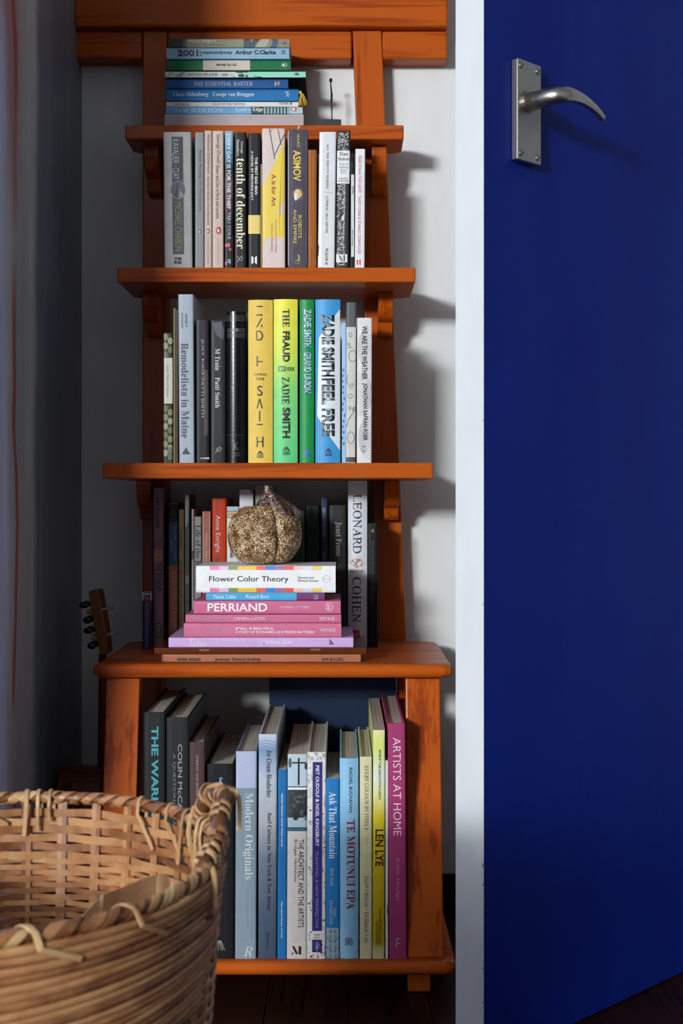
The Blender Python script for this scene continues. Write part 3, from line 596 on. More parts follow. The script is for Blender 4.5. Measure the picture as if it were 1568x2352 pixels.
its += [R(771.4, 346, 800.5, 422, '#e6e7e4'), R(771.3, 584, 797, 602.5, '#dfe0dd'), Pg([(777, 587), (781, 587), (787, 600), (783, 600)], '#6a6c6e'), R(788.5, 586, 791.5, 600, '#141416'), Ln([(790, 424), (789, 485), (787, 560), (790, 583)], .9, '#dcdcd8'), Pg([(772, 500), (779, 494), (784, 486), (789, 489), (785, 497), (781, 504), (774, 507)], '#101013'), Pg([(783, 498), (790, 490), (789, 506), (783, 507)], '#dcdcd8'),
  T('Tree', 776, 349.5, 797, 358, '#2a2b2d', 'r', 'h'), T('Sense', 773.5, 360.5, 799.5, 369, '#2a2b2d', 'r', 'h'), T('Ways of', 776, 374, 798, 381, '#8f9194', 'r', 'h'), T('thinking', 775.5, 381, 798, 388, '#8f9194', 'r', 'h'), T('about', 778, 388, 794, 393.5, '#8f9194', 'r', 'h'), T('trees', 779.5, 394, 793, 399, '#8f9194', 'r', 'h'), T('Susette', 776, 407, 796, 412, '#77797c', 'r', 'h'), T('Goldsmith', 773, 412.5, 799, 418, '#77797c', 'r', 'h')]
B('black book scattered with short white dashes and a white title label near the top', 771, 801.5, 300, '#17181c', lean=3, items=its)
B('thin black book with a narrow white spine label, just left of a white paperback', 804.5, 813.5, 371, '#16171a', items=[R(806, 401, 813, 590, '#d9d8d2'), T('HOWL', 808, 428, 812, 447, '#1c1c1e', 'r'), T('Allen Ginsberg', 807, 526, 811, 566, '#1c1c1e', 'I')])
B('white paperback with red block capitals, rightmost on the second tread', 814.5, 837, 342, '#e8e8ea', lean=1.5, items=[T('FEAR STALKS THE LAND!', 821.5, 358, 828, 443, '#d9596a', 's'), T('THOM YORKE & STANLEY DONWOOD', 821, 449, 827.5, 583, '#d9596a', 's'), Pg([(818.5, 595), (822, 598), (822, 607), (818.5, 610)], '#e04848'), Pg([(824.5, 598), (828, 595), (828, 610), (824.5, 607)], '#e04848')])
# ------------------------------------------------------------------ third tread
SC = 1655
def D3(label, x0, x1, yt, col, **k): k.setdefault('depth', .15); return Book(label, SC, x0, x1, yt, 1062, col, zb=zC+.0001, group=GC, **k)
its = []
for i in range(14):
    for j in range(2): its.append(El(380+j*11, 774+i*20.5+(j*9), 6, 8, ('#7b7442', '#8e8a72', '#55592f')[(i+j) % 3], 14))
its = [q for q in its if not (815 < q[1][0][1] < 935)]
D3('dark olive patterned book with a cream title label, leftmost on the third tread', 375, 397, 765, '#2c3018', items=its+[R(376.5, 822, 396.5, 927, '#c9c3b4'), T('Native Plants of Aotearoa', 383.5, 838, 388, 912, '#4a463c', 'i'), El(391, 1034, 6, 8, '#5c5c4a', 14)])
D3('thin brown card book between the olive book and a tall blue grey book', 398, 403.5, 708, '#6e5a3a', hard=True)
D3('thin dark tan book with a worn edge, touching the tall blue grey book', 404.5, 408.5, 712, '#4c3a24', hard=True)
bk = D3('tall pale blue grey hardback with black serif title and a black triangle', 411.5, 446, 676, '#a3aeb9', hard=True, lean=-2.5, items=[T('ANNIE P.', 427, 719.5, 432.5, 752, '#1b1c1f', 's'), T('QUIGLEY', 417.5, 719, 422.5, 755, '#1b1c1f', 's'), T('Remodelista in Maine', 417, 788, 434, 1006, '#17181b', 'r'), Pg([(418.5, 1042), (427.5, 1027), (436, 1042)], '#17181b'), T('ARTISAN', 418, 1040.5, 436.5, 1043.5, '#17181b', 'k', 'h')])
D3('black matt paperback with spaced grey capitals and a brown tinge', 450, 481, 734.5, '#131316', lean=-1, items=[R(469, 850, 480, 1000, '#221510'), T('JUST KIDS', 463, 779, 468.5, 862, '#b9b6b0', 's'), R(462, 865, 471, 865.8, '#7c7a76'), T('PATTI SMITH', 463, 869, 469, 958, '#a9a6a2', 's')]+[El(461+i*4.4, 1052.5, 1.4+.25*i, 1.4+.25*i, '#cfccc6', 10) for i in range(5)])
D3('charcoal paperback with white serif title and a dim blurred picture at its head', 483, 518, 736.5, '#1d1e22', items=[Pg([(489, 742), (508, 738), (516, 760), (512, 781), (496, 768)], '#34343c'), T('M Train', 494, 801, 505, 851, '#cfcec8', 'r'), T('Patti Smith', 494, 867, 505, 937, '#cfcec8', 'r'), Ln([(494, 1041), (499, 1034), (503, 1027), (508, 1030), (505, 1036), (499, 1035)], 1.2, '#b9b8b2'), Ln([(499, 1034), (496, 1028)], 1, '#b9b8b2')])
D3('worn glossy black leather-bound book with raised bands on a rounded spine', 520, 564, 715, '#0c0c0e', hard=True, rnd=True, rough=.22, speck=.5, items=[R(521, 725+k, 562, 725.7+k, '#6f6a60') for k in (0, 3.5, 7, 10.5, 30, 33, 36, 40, 43, 46, 49)]+[R(521, 999, 562, 999.6, '#4a4843'), T('THE', 534, 754.5, 549, 761, '#a9a498', 'c', 'h'), T('K', 536, 1017, 548, 1033, '#5c5a54', 'c', 'h'), T('SHORTER', 535, 1040, 551, 1043, '#5c5a54', 's', 'h'), T('EDITION', 535, 1045, 551, 1048, '#5c5a54', 's', 'h')])
yl = '#e7c455'; k_ = '#17171a'
D3('yellow hardback with scattered geometric black strokes spelling its author', 569.5, 626, 688.5, yl, hard=True, rnd=True, rough=.5, items=[R(588, 702.5, 603, 705.5, k_), R(588, 722, 603, 725, k_), Ln([(589, 752), (601, 731)], 3, k_), R(599.5, 746, 602.5, 751, k_), Ln([(589, 780), (589, 761), (596, 760.5), (602, 766), (603, 772), (600, 780), (589, 781)], 3, k_), R(589, 817.5, 592.2, 842, k_), R(592, 829, 598, 832, k_), R(599, 829, 603, 832, k_), T('SWING', 582, 857, 612, 863, '#6b5a2a', 's', 'h'), T('TIME', 586, 867.5, 607, 873.5, '#6b5a2a', 's', 'h'), T('S', 590, 886, 602.5, 909, k_, 's', 'h'), Ln([(590, 938), (596, 916), (602, 938)], 3, k_), R(594.5, 944, 597.5, 968, k_), R(589, 973.5, 603, 976.5, k_), R(589, 1003, 592, 1027, k_), R(602, 1003, 605, 1027, k_), R(592, 1013, 597, 1016, k_), R(599, 1013, 603, 1016, k_)]+tree_mark(597, 1044, 7.5, '#4a4020'))
D3('thick hardback shading from lemon yellow to green with heavy black lettering', 628, 683, 687, '#9ad06a', hard=True, rnd=True, ramp=[(0, '#5fce86'), (.45, '#86d878'), (.68, '#d2e254'), (1, '#eee24a')], items=[T('THE', 648.5, 710, 664, 751, k_, 'r'), T('FRAUD', 648.5, 761, 665, 831, k_, 'k'), Ln([(640, 842), (655, 842), (655, 852), (640, 852), (640, 842)], 2, k_), Ln([(643, 842), (650, 852)], 1.6, k_), Ln([(648, 842), (655, 852)], 1.6, k_)]+[Ln([(658+i*6, 843), (664+i*6, 852)], 1.4, k_) for i in range(3)]+[Ln([(664+i*6, 843), (658+i*6, 852)], 1.4, k_) for i in range(3)]+[T('ZADIE', 647, 866, 664, 928, k_, 'r'), T('SMITH', 648, 936, 666, 1006, k_, 'k')]+tree_mark(657, 1036, 9, '#1f5236'))
D3('narrow green hardback with outlined blue and white capitals', 688, 721, 688, '#1c9149', hard=True, rnd=True, items=[T('ZADIE SMITH', 697, 709, 716, 799, '#2a5fa8', 'k'), T('ZADIE SMITH', 698.5, 710, 714.5, 798, '#cfe0da', 'b'), T('GRAND UNION', 697, 808, 716, 903, '#2a5fa8', 'k'), T('GRAND UNION', 698.5, 809, 714.5, 902, '#cfe0da', 'b')]+tree_mark(705, 1041, 8, '#2f6ab4')+[El(705, 1041, 6, 7, '#2f6ab4', 12)])
D3('wide sky blue hardback with a slanting white shape and shadowed black capitals', 724, 781, 687.5, '#3f98cf', hard=True, rnd=True, items=[Pg([(781, 709), (781, 1035), (762, 1010), (740, 975), (728, 955), (732, 776), (748, 750)], '#dfe6e6'), T('ZADIE SMITH', 738, 722, 768, 865, '#16171b', 'k'), T('FEEL FREE', 738, 869, 768, 1002, '#16171b', 'k'), T('ZADIE SMITH', 746, 726, 760, 861, '#a9c4d2', 'l'), T('FEEL FREE', 746, 873, 760, 998, '#a9c4d2', 'l')]+tree_mark(753.5, 1039, 8.5, '#1d3a5a'))
its = [El(788+rng.uniform(-2, 3), 850+i*13, 2.2, 4, '#3b78b4', 8) for i in range(14)]
D3('very thin pale blue book with darker blue dabs beside the sky blue hardback', 785, 794.5, 742, '#9fc3e6', items=its)
its = [R(793.5, 695.2, 816, 751, '#4a4b4c'), R(793.5, 1050, 816, 1061.5, '#3c3d3e')]
for x, y, rx, ry in ((803, 769, 4, 4.5), (808, 818, 9, 13), (807, 884, 3, 3), (812, 940, 3.5, 4), (802, 937, 3, 3), (803, 910, 5, 5), (805, 1005, 8, 13), (799, 791, 2, 3)): its.append(Rg(x, y, rx, ry, 1, '#2a2a2c', 16))
its += [Ln([(797, 860), (795, 875), (801, 890), (809, 893)], 1, '#2a2a2c'), Ln([(812, 935), (810, 948), (799, 964), (795, 980)], 1, '#2a2a2c'), Ln([(796, 800), (803, 796), (808, 800)], 1, '#2a2a2c')]
D3('off white book with thin line doodles and a dark grey head and foot', 793.5, 816, 695, '#cfccc4', lean=2, items=its)
its = []
for cx_, cy_ in ((848, 800), (826, 905), (850, 1005)):
    for q in range(1, 9):
        pts = [(cx_+q*3.3*math.cos(t), cy_+q*6*math.sin(t)) for t in [i*PI/14 for i in range(29)]]
        for a, b_ in zip(pts, pts[1:]):
            if all(820 < x < 852 and 732 < y < 1058 for x, y in (a, b_)): its.append(Ln([a, b_], 1.1, '#a4a6a8'))
D3('white paperback with grey contour ripples and tall black capitals, rightmost on the third tread', 819, 853, 730, '#dedddb', lean=1, items=its+[T('WE ARE THE WEATHER', 830.5, 749, 842, 872, '#17181a', 'b'), T('JONATHAN SAFRAN FOER', 830.5, 880, 843, 1012, '#17181a', 'b'), Rg(835, 1031, 5.5, 8, .9, '#77797b', 18), T('H', 832.5, 1025, 837.5, 1037, '#77797b', 's')])
# ------------------------------------------------------------------ back row on the table
SD = 1545
def E4(label, x0, x1, yt, col, S=SD, **k): k.setdefault('depth', .125); return Book(label, S, x0, x1, yt, 1487, col, zb=zT+.0001, group=GD, **k)
nr = dict(depth=.088)
E4('tall mauve paperback with a black imprint box, beside the blue lighter', 352, 375, 1121, '#8a6a74', items=[T('GIBSON-GRAHAM', 358, 1142, 366, 1213, '#1e1a1f', 'b'), T('TAKE', 354.5, 1235, 372, 1261, '#7c3244', 'k'), T('BACK', 354.5, 1264, 372, 1290, '#c08a3a', 'k'), T('THE', 354.5, 1293, 372, 1312, '#4a2a28', 'k'), T('ECONOMY', 354.5, 1316, 372, 1359, '#2c3c48', 'k'), R(358, 1431, 370, 1465, '#17151a')]+[T(s, 360, 1433+i*6.4, 368, 1438+i*6.4, '#b9b0b4', 'b', 'h') for i, s in enumerate(('M', 'IN', 'NE', 'SO', 'TA'))], **nr)
E4('thin faded purple booklet behind the left side of the mauve paperback', 348, 351, 1152, '#5d4650', S=1530, depth=.06)
E4('paperback in three bands of black, navy and rust from head to foot', 386.5, 408.5, 1155.5, '#16171a', items=[R(387, 1199, 408, 1298, '#1c3a5c'), R(387, 1298, 408, 1487, '#9a5238'), T('KWAME ANTHONY', 398.5, 1210, 405, 1289, '#5e7f9c', 'r'), T('APPIAH', 391, 1235, 397, 1268, '#5e7f9c', 'r'), T('COSMOPOLITANISM', 395, 1313, 404, 1443, '#c9a48e', 'n'), Ln([(387, 1162), (387, 1157), (408, 1157), (408, 1162)], 1, '#9a968c'), R(388, 1193, 408, 1193.7, '#6a665c'), Rg(398, 1177, 4, 5, .7, '#5a564c', 12)], **nr)
E4('slim dull tan paperback with small black bold capitals along the spine', 410.5, 422.5, 1170, '#8d7a54', items=[T('LEN LYE AGIAGIĀ', 414, 1217, 418.5, 1261, '#1e1a14', 'k'), T('GOVETT-BREWSTER ART GALLERY / MANGERE ARTS CENTRE', 412.5, 1286, 417.5, 1440, '#1e1a14', 'b')], **nr)
E4('taller grey paperback with a pale wedge at its head', 424.5, 434.5, 1136, '#5c605f', items=[Pg([(425, 1137), (434, 1137), (432, 1200), (428, 1211), (425, 1208)], '#a3a29e'), R(425, 1322, 434, 1340, '#83827e'), R(425, 1380, 434, 1384, '#3a3c3c')], **nr)
E4('thin white booklet with a grey foot, left of the cream serif paperback', 440, 444.5, 1169.5, '#c7c4bd', items=[R(440, 1265, 444.5, 1285, '#5a5a58')], depth=.12)
E4('cream grey paperback with large dark serif lower-case lettering', 446, 462, 1186.5, '#b5b2aa', items=[T('Life of the Beloved', 448.5, 1206, 460.5, 1345, '#2a3a4c', 'r'), ], depth=.12)
E4('salmon pink paperback with pale capitals beside the cream grey one', 464.5, 483, 1174.5, '#c4705e', items=[R(464.6, 1176, 467, 1300, '#d9cfc6'), R(480.5, 1176, 483, 1300, '#d9cfc6'), T('WENDELL BERRY', 470.5, 1225, 476, 1289, '#e3cfc0', 's'), T('THE PEACE OF WILD THINGS', 469, 1294, 476, 1420, '#3a2420', 's')], depth=.12)
E4('bright orange red book with rounded white lower-case lettering', 486.5, 519, 1145, '#c43a0a', items=[T('Anne Enright', 492.5, 1184, 506, 1269, '#eadfd2', 's'), Rg(499, 1286.5, 6, 6, 1.3, '#5c1a08', 18), El(499, 1286, 3, 4, '#5c1a08', 10)])
E4('white paperback with a pale blue head and tan ornament strip left of the gourd', 520.5, 549, 1163.5, '#d9d9d4', items=[R(521, 1164, 548, 1172, '#a8bccb'), R(521, 1173, 548, 1175, '#3a4048'), R(521, 1176, 548, 1187, '#c9a27c'), R(521, 1187.5, 548, 1189.5, '#3a4048')]+[Rg(525+i*7, 1181, 2, 2.5, .8, '#a8583c', 10) for i in range(4)]+[T('TOM LAMB', 528, 1240, 535, 1281, '#1e1f22', 'b'), T('. . . . . .', 526, 1286, 536, 1287, '#55565a', 's', 'h'), T('R', 528, 1291, 534, 1299, '#333438', 's')])
E4('tall white glossy book with a red corner, half hidden behind the gourd', 549.5, 581.5, 1125, '#d4d4d8', rough=.25, items=[Pg([(573, 1125.5), (581.3, 1125.5), (581.3, 1135)], '#c8243c')])
E4('tall plain sage grey book behind the stem of the gourd', 586, 626, 1115, '#8d958a', hard=True)
E4('dark green book with white letters peeping out right of the gourd', 655, 699, 1174, '#3c4c40', items=[T('Willia', 683, 1196, 692, 1242, '#c9ccc4', 'b'), R(678.5, 1176, 679.3, 1192, '#8a948c')])
E4('very dark green book between the gourd and the navy blue spine', 702, 733, 1162, '#10211a', speck=.4)
E4('narrow navy blue book with small grey serif capitals', 737.5, 752, 1142.5, '#23304a', items=[T('BRUEGGEMANN', 741, 1166, 747, 1233, '#8f98a4', 'r'), T('THE PROPHETIC', 741, 1267, 747, 1345, '#6e7784', 'r')])
E4('broad charcoal book with condensed grey serif lettering beside the white one', 755, 794, 1160.5, '#2b2a2b', items=[T('Janet Frame', 769, 1198.5, 784, 1278, '#b9b6b2', 'r'), T('Gorse is Not People', 774, 1297, 784, 1420, '#4a4846', 'r')])
its = [T('LEONARD', 810, 1135, 829.5, 1271, '#1a1b20', 'c'), T('THE FLAME', 802, 1309, 835.5, 1314, '#2a2b30', 'c', 'h'), T('COHEN', 808.5, 1325.5, 829, 1429, '#1a1b20', 'c')]
r3 = random.Random(5)
for i in range(16):
    a = i*2*PI/16; its.append(El(819+13.5*math.cos(a)*r3.uniform(.7, 1.05), 1293+9*math.sin(a), 2.8, 2.2, '#d9917c' if i % 3 else '#e0b48c', 9))
its += [Ln([(807, 1286), (816, 1294), (821, 1303)], 1.6, '#26332e'), Ln([(812, 1300), (820, 1292), (827, 1285)], 1.6, '#26332e'), Ln([(817, 1291), (822, 1284)], 1.4, '#26332e'), Pg([(808, 1447), (826, 1447), (817, 1460)], '#b03038'), Pg([(826, 1447), (826, 1470), (818, 1462)], '#b03038')]
E4('tall thick white hardback with huge spaced black capitals and a floral emblem', 799, 843, 1104, '#dadde2', hard=True, rnd=True, rough=.3, items=its, depth=.135)
E4('short black paperback at the right end of the back row', 844.5, 867.5, 1202.5, '#121312', items=[Rg(855.5, 1218.5, 4.5, 5.5, .7, '#5a4a2a', 14), El(855.5, 1219, 2.2, 3.4, '#a8894a', 10), T('THE NEW ENGLISH BIBLE', 853.5, 1241, 857.5, 1320, '#5a5a54', 'c'), T('NEW TESTAMENT', 853.5, 1329, 857.5, 1384, '#5a5a54', 'c'), R(853, 1470, 861, 1471.5, '#4a4a46')], **nr)
# ------------------------------------------------------------------ pile at the front of the table
SP = 1700
def P5(label, x0, x1, yt, yb, col, S=SP, **k): k.setdefault('depth', .13); return Book(label, S, x0, x1, yt, yb, col, lie=True, group=GE, **k)
P5('copper brown paperback with small black lettering, undermost of the pile by the table edge', 371.5, 828, 1502.8, 1522, '#a8694c', zb=zT+.0003, depth=.15, rough=.35, items=[R(371.8, 1503.5, 376, 1520.5, '#7c3c2c'), T('RIVER–ROAD', 407, 1511, 460, 1518, '#1b1411', 'k', 'h'), T('Journeys Through Ecology', 493.5, 1510.5, 598, 1519.5, '#1b1411', 'b', 'h'), T('RIM BOOKS', 739, 1510.5, 788, 1518, '#1b1411', 's', 'h')])
bk = P5('wide glossy dark brown stapled booklet, second from the bottom of the pile', 354.5, 840.5, 1488.2, 1502.2, '#5e2c15', S=1702, depth=.172, rough=.16, items=[Ln([(457, 1493), (463, 1491.6), (475, 1491.6), (481, 1493), (475, 1494.4), (463, 1494.4), (457, 1493)], .9, '#b08a70'), Ln([(712, 1492), (718, 1490.6), (730, 1490.6), (736, 1492), (730, 1493.4), (718, 1493.4), (712, 1492)], .9, '#b08a70')])
P5('lilac paperback, the widest of the pale ones in the pile', 387, 811, 1464.5, 1487.5, '#cfaadb', depth=.165, items=[T('Tiaheia', 436, 1467, 474, 1484, '#eadcf0', 'h', 'h'), T('A Karanga to My Mother', 488, 1469, 584, 1482, '#e3d0ea', 'r', 'h'), T('MERENIA GRAY', 602.5, 1472, 673, 1479.3, '#f2e6f4', 'b', 'h'), Pg([(758, 1466), (759, 1471), (765, 1477), (766, 1482), (761, 1480), (756, 1474)], '#1a161c'), Pg([(755, 1475), (762, 1482), (756, 1480)], '#1a161c'), Ln([(756, 1472), (764, 1481)], .7, '#cfaadb')])
pk = '#cf6f90'
P5('thick rose pink paperback with two lines of small white capitals', 422, 783.5, 1431.5, 1464, pk, items=[T('E. F. SCHUMACHER', 448, 1445, 531, 1452, '#b9a6b8', 's', 'h'), T('SMALL IS BEAUTIFUL', 541, 1440.5, 629, 1446.8, '#f2e4ea', 'b', 'h'), T('A STUDY OF ECONOMICS AS IF PEOPLE MATTERED', 541, 1449, 721, 1454.5, '#f2e4ea', 'b', 'h'), T('VINTAGE', 735, 1443, 770.5, 1450.5, '#f2e4ea', 's', 'h')])
P5('slim rose pink paperback above the thick one, with one line of small capitals', 426, 783, 1411.5, 1430.8, '#c96a8c', items=[T('ROLAND BARTHES', 447, 1417.5, 528, 1424.2, '#a9a8c4', 's', 'h'), T('CAMERA LUCIDA', 536.5, 1417.5, 608.5, 1424.2, '#f2e4ea', 's', 'h'), T('VINTAGE', 733, 1417, 768.5, 1424.5, '#f2e4ea', 's', 'h')])
P5('raspberry pink hardback with large white sans capitals', 444.5, 782, 1380, 1410.4, '#cb6a8b', depth=.145, items=[T('PERRIAND', 476.5, 1385.5, 614, 1404.5, '#f6eef0', 'b', 'h'), T('DOMINIC LUTYENS', 642, 1391.8, 709.5, 1397, '#eddbe2', 's', 'h'), Rg(755.7, 1394, 9, 9, .9, '#f2e4ea', 28), T('OH!', 751, 1388, 756, 1400, '#f6eef0', 'k'), T('LIFE', 758, 1389, 762, 1399, '#e6c6d2', 's')])
P5('thin blue and purple paperback below the white box-like book', 473, 745, 1362, 1379.4, '#4aa6d6', depth=.115, items=[R(681, 1362.3, 745, 1379, '#6d1f62'), T('Think Little', 489, 1366.5, 541.5, 1375, '#dff0f8', 'r', 'h'), T('Wendell Berry', 563.5, 1366.3, 619, 1377, '#dff0f8', 'I', 'h'), Ln([(720, 1366), (730, 1366), (730, 1375.5), (720, 1375.5), (720, 1366)], .7, '#b48cc0'), Ln([(723, 1368), (729, 1371), (727, 1374), (721, 1375)], 1, '#e6d4ec')])
cols = ['#f084a8', '#eec0e0', '#7f9a58', '#f0c446', '#f0c446', '#ee6a52', '#3f86da', '#a870a8', '#ee5a50', '#f6c4bc', '#dcdcec', '#f2d468']
its = []
for i, c in enumerate(cols):
    x = 481.5+i*21.4; its += [R(x, 1300.6, x+21.4, 1309, c), R(x, 1350.4, x+21.4, 1360, c)]
P5('thick white hardback with rows of coloured squares on its spine, carrying the gourd', 450, 770.5, 1300, 1361.2, '#f0f0ee', hard=True, depth=.125, items=its+[T('Flower Color Theory', 480, 1323, 662, 1339.5, '#17171a', 's', 'h'), T('Darroch and', 684, 1324, 719.5, 1329, '#4a4a4e', 'n', 'h'), T('Michael Putnam', 684, 1331, 731, 1336.2, '#4a4a4e', 'n', 'h'), Rg(749.5, 1329.7, 8, 8, .9, '#b4b4b6', 28), Ln([(738, 1329.7), (761, 1329.7)], .8, '#b4b4b6')])
# ------------------------------------------------------------------ low shelf
SE_ = 1768
def G6(label, x0, x1, yt, col, S=SE_, **k): k.setdefault('depth', .24); return Book(label, S, x0, x1, yt, 2207, col, zb=zL+.0001, group=GF, **k)
G6('black hardback with teal block capitals, leftmost on the low shelf', 329, 379, 1636, '#1a1c1c', hard=True, items=[T('THE WARHOL', 347.5, 1668, 364, 1905, '#3b98a4', 'k')])
G6('black hardback with two lines of widely spaced grey capitals', 381.5, 433.5, 1648, '#1f2223', hard=True, items=[T('COLIN McCAHON', 408.5, 1709, 418.5, 1920, '#8f9290', 'b'), T('A QUESTION OF FAITH', 396, 1731, 403.5, 1925, '#7c7f7d', 's')])
G6('dark plum cloth-bound book with thin silver capitals', 434.8, 470, 1704.5, '#4c3634', hard=True, speck=.12, items=[T('CHRISTO AND JEANNE-CLAUDE', 449, 1734, 455.5, 1868, '#a9a4a0', 's')])
G6('wide black hardback with a small pale blue word, behind the basket handle', 475, 538, 1755, '#141517', hard=True, items=[T('Self-Portrait', 503.5, 1785, 511, 1850, '#7cc0e6', 'b')]+[Ln([(493+i*4.2, 2183), (501.5+i*1.2, 2160)], 1, '#a9a9a4') for i in range(3)]+[Ln([(516-i*4.2, 2183), (507.5-i*1.2, 2160)], 1, '#a9a9a4') for i in range(3)], depth=.26)
its = [R(540.2, 1725.5, 589, 1810, '#b9c0d8')]
for i in range(26):
    its.append(Ln([(541, 1727+i*3.2), (588.5, 1728.6+i*3.2)], .8, '#8e97b4'))
G6('grey blue hardback with a pale lavender woven band at its head', 539.5, 587.5, 1725.5, '#7f8e9a', hard=True, lean=2, items=its+[T('Modern Originals', 556, 1821, 581, 2020, '#c3c8ca', 'r'), T('AT HOME WITH MIDCENTURY', 574, 2042, 578, 2156, '#8b9499', 'c'), T('EUROPEAN DESIGNERS', 564.5, 2042, 569, 2130, '#8b9499', 'c'), T('R', 559, 2174, 581, 2196, '#b4babc', 'h', 'h')], depth=.235)
G6('tall silver blue hardback with a wave picture and black serif italics', 592.5, 634.5, 1686.5, '#a9b4c2', hard=True, lean=1.5, ramp=[(0, '#3c4a5c'), (.2, '#4a566a'), (.45, '#6d7886'), (.6, '#a7a9ae'), (.8, '#b5bfcb'), (.93, '#7f95b4'), (1, '#c5d0de')], items=[Ln([(593, 1703+i*7), (610, 1700+i*7), (634, 1706+i*7)], 1.3, '#6c87a8') for i in range(4)]+[T('Ice Cream Headaches', 611, 1723, 622, 1831, '#16171b', 'I'), T('Surf Culture in New York & New Jersey', 611, 1867, 622, 2092, '#16171b', 'r'), T('[DAMIANI]', 609, 2141, 617, 2179, '#20242c', 's')], depth=.27)
G6('thin bright blue paperback beside the silver blue hardback', 636.5, 657.5, 1768, '#1f6ba8', lean=1.5, items=[T('Nanette Cameron: Interior Design Legend.', 643.5, 1823, 649, 1945, '#dfe8ee', 'b'), T('Objectspace Masters of Craft.', 643.5, 2070, 649, 2155, '#c9d6de', 'b')], depth=.2)
its = [R(659, 1735, 705.5, 1809, '#b7c9d2'), Ln([(684, 1741), (684, 1803)], 4.2, blk), Ln([(669, 1752), (700, 1752)], 3.4, blk), R(659, 1806, 705.5, 1808, blk), El(664, 1752, 4, 12, '#4a565e', 12), El(701, 1760, 4, 8, '#3a464e', 12), R(659, 1814, 705.5, 1878, '#272c30'), R(659, 1878, 705.5, 1898, '#a3b8c2'), R(659, 1899.5, 705.5, 1909, '#2f5a6c'), R(659, 1809, 705.5, 1814, '#e2e4e2')]
r4 = random.Random(2)
for i in range(34): its.append(El(r4.uniform(663, 702), r4.uniform(1820, 1885), r4.uniform(2, 6), r4.uniform(2, 6), r4.choice(['#3f474c', '#1a1e21', '#555f64', '#14171a']), 10))
G6('white paperback with a cross photograph and a stormy dark square', 658.5, 703.5, 1732, '#cfc9c2', lean=2, items=its+[T('THE ARCHITECT AND THE ARTISTS', 684, 1928, 696, 2130, '#1a1a1c', 's'), T('Bridget Hackshaw', 672.5, 1928, 681, 2026, '#2c2a2a', 'l'), R(685.5, 2173, 691, 2192, blk), Pg([(670, 2173), (675, 2173), (684, 2190), (680, 2192)], blk), Pg([(669, 2192), (673, 2186), (673, 2192)], blk)], depth=.25)
its = []
r5 = random.Random(9)
for i in range(90):
    x = r5.choice([r5.uniform(706, 715), r5.uniform(739, 748)]) if i < 70 else r5.uniform(707, 747); y = r5.uniform(1730, 2204) if i < 70 else r5.choice([r5.uniform(1729, 1748), r5.uniform(2186, 2206)])
    q = r5.random()
    if q < .3: its.append(El(x, y, r5.uniform(1, 2.4), r5.uniform(1, 2.6), r5.choice(['#1c1c1e', '#1c1c1e', '#b8962a', '#8c3038', '#c07a50']), 9))
    elif q < .6: its.append(Rg(x, y, 2.6, 3.2, .6, '#3c3c3e', 10))
    else: its.append(Ln([(x-3, y-4), (x+r5.uniform(-2, 3), y+r5.uniform(0, 5))], .7, '#3c3c3e'))
    if q > .5: its.append(Ln([(x+1, y), (x+1, y+r5.uniform(4, 9))], .9, '#6a6a6c'))
G6('white book densely drawn with small botanical marks and an indigo title strip', 704.5, 747, 1727.5, '#e0dfda', lean=1.5, hard=True, items=its+[R(716.5, 1750, 738.5, 2138, '#2a1f6e'), R(716.5, 2143, 738.5, 2157, '#e0dfda'), R(716.5, 2158, 738.5, 2187, '#2a1f6e'), T('PIET OUDOLF & NOEL KINGSBURY', 723.5, 1758, 731.5, 1944, '#e9e8ee', 'b'), T('PLANTING: A NEW PERSPECTIVE', 723.5, 1956, 730.5, 2132, '#9c98bc', 's'), T('TIMBER', 719.5, 2145, 735, 2149, '#2a2a2c', 's', 'h'), T('PRESS', 720.5, 2151, 734, 2155, '#2a2a2c', 's', 'h'), Ln([(727.5, 2186), (728, 2170), (724, 2162)], .9, '#d9d8e4'), Ln([(728, 2176), (722, 2170)], .8, '#d9d8e4'), Ln([(728, 2177), (734, 2168)], .8, '#d9d8e4'), Ln([(728, 2171), (731, 2163)], .8, '#d9d8e4'), Ln([(722, 2178), (734, 2177)], .7, '#d9d8e4')], depth=.255)
its = [R(748.8, 2131, 779, 2206.5, '#8fa2ae')]
for j in range(3):
    for sx in (-1, 1):
        cx_, cy_ = 764+sx*8, 2152+j*22; its += [Ln([(cx_+sx*(6-1.2*t)*math.cos(t*1.4), cy_+(7-1.3*t)*math.sin(t*1.4)) for t in [i*.45 for i in range(9)]], 1.6, '#3c566e'), El(764+sx*5, 2140+j*22, 2.4, 4, '#54708a', 8)]
G6('bright blue paperback with white serif title and a scrolled pattern at its foot', 748.5, 779, 1789, '#2376b6', items=its+[T('Ask That Mountain', 755.5, 1819, 773, 1972, '#d7e4ee', 'r'), T('Dick Scott', 758, 1994, 767, 2035, '#a3bcd0', 'r'), T('REED', 765.5, 2086, 770.5, 2105, '#b9cad8', 's'), R(763.4, 2068, 764.2, 2124, '#8aa6bc'), T('SOUTHERN CROSS', 756.5, 2067, 762, 2124, '#b9cad8', 's')], depth=.2)
G6('pale sky blue book with dark red serif capitals', 779.8, 822.8, 1742, '#8cbfdd', hard=True, rnd=True, items=[T('RACHEL BUCHANAN', 801.5, 1763, 808.5, 1866, '#16202e', 's'), T('TE MOTUNUI EPA', 796, 1883, 814.5, 2088, '#8c1f24', 'r'), T('BWB', 792, 2154, 810, 2171, '#5a2030', 'c', 'h')], depth=.235)
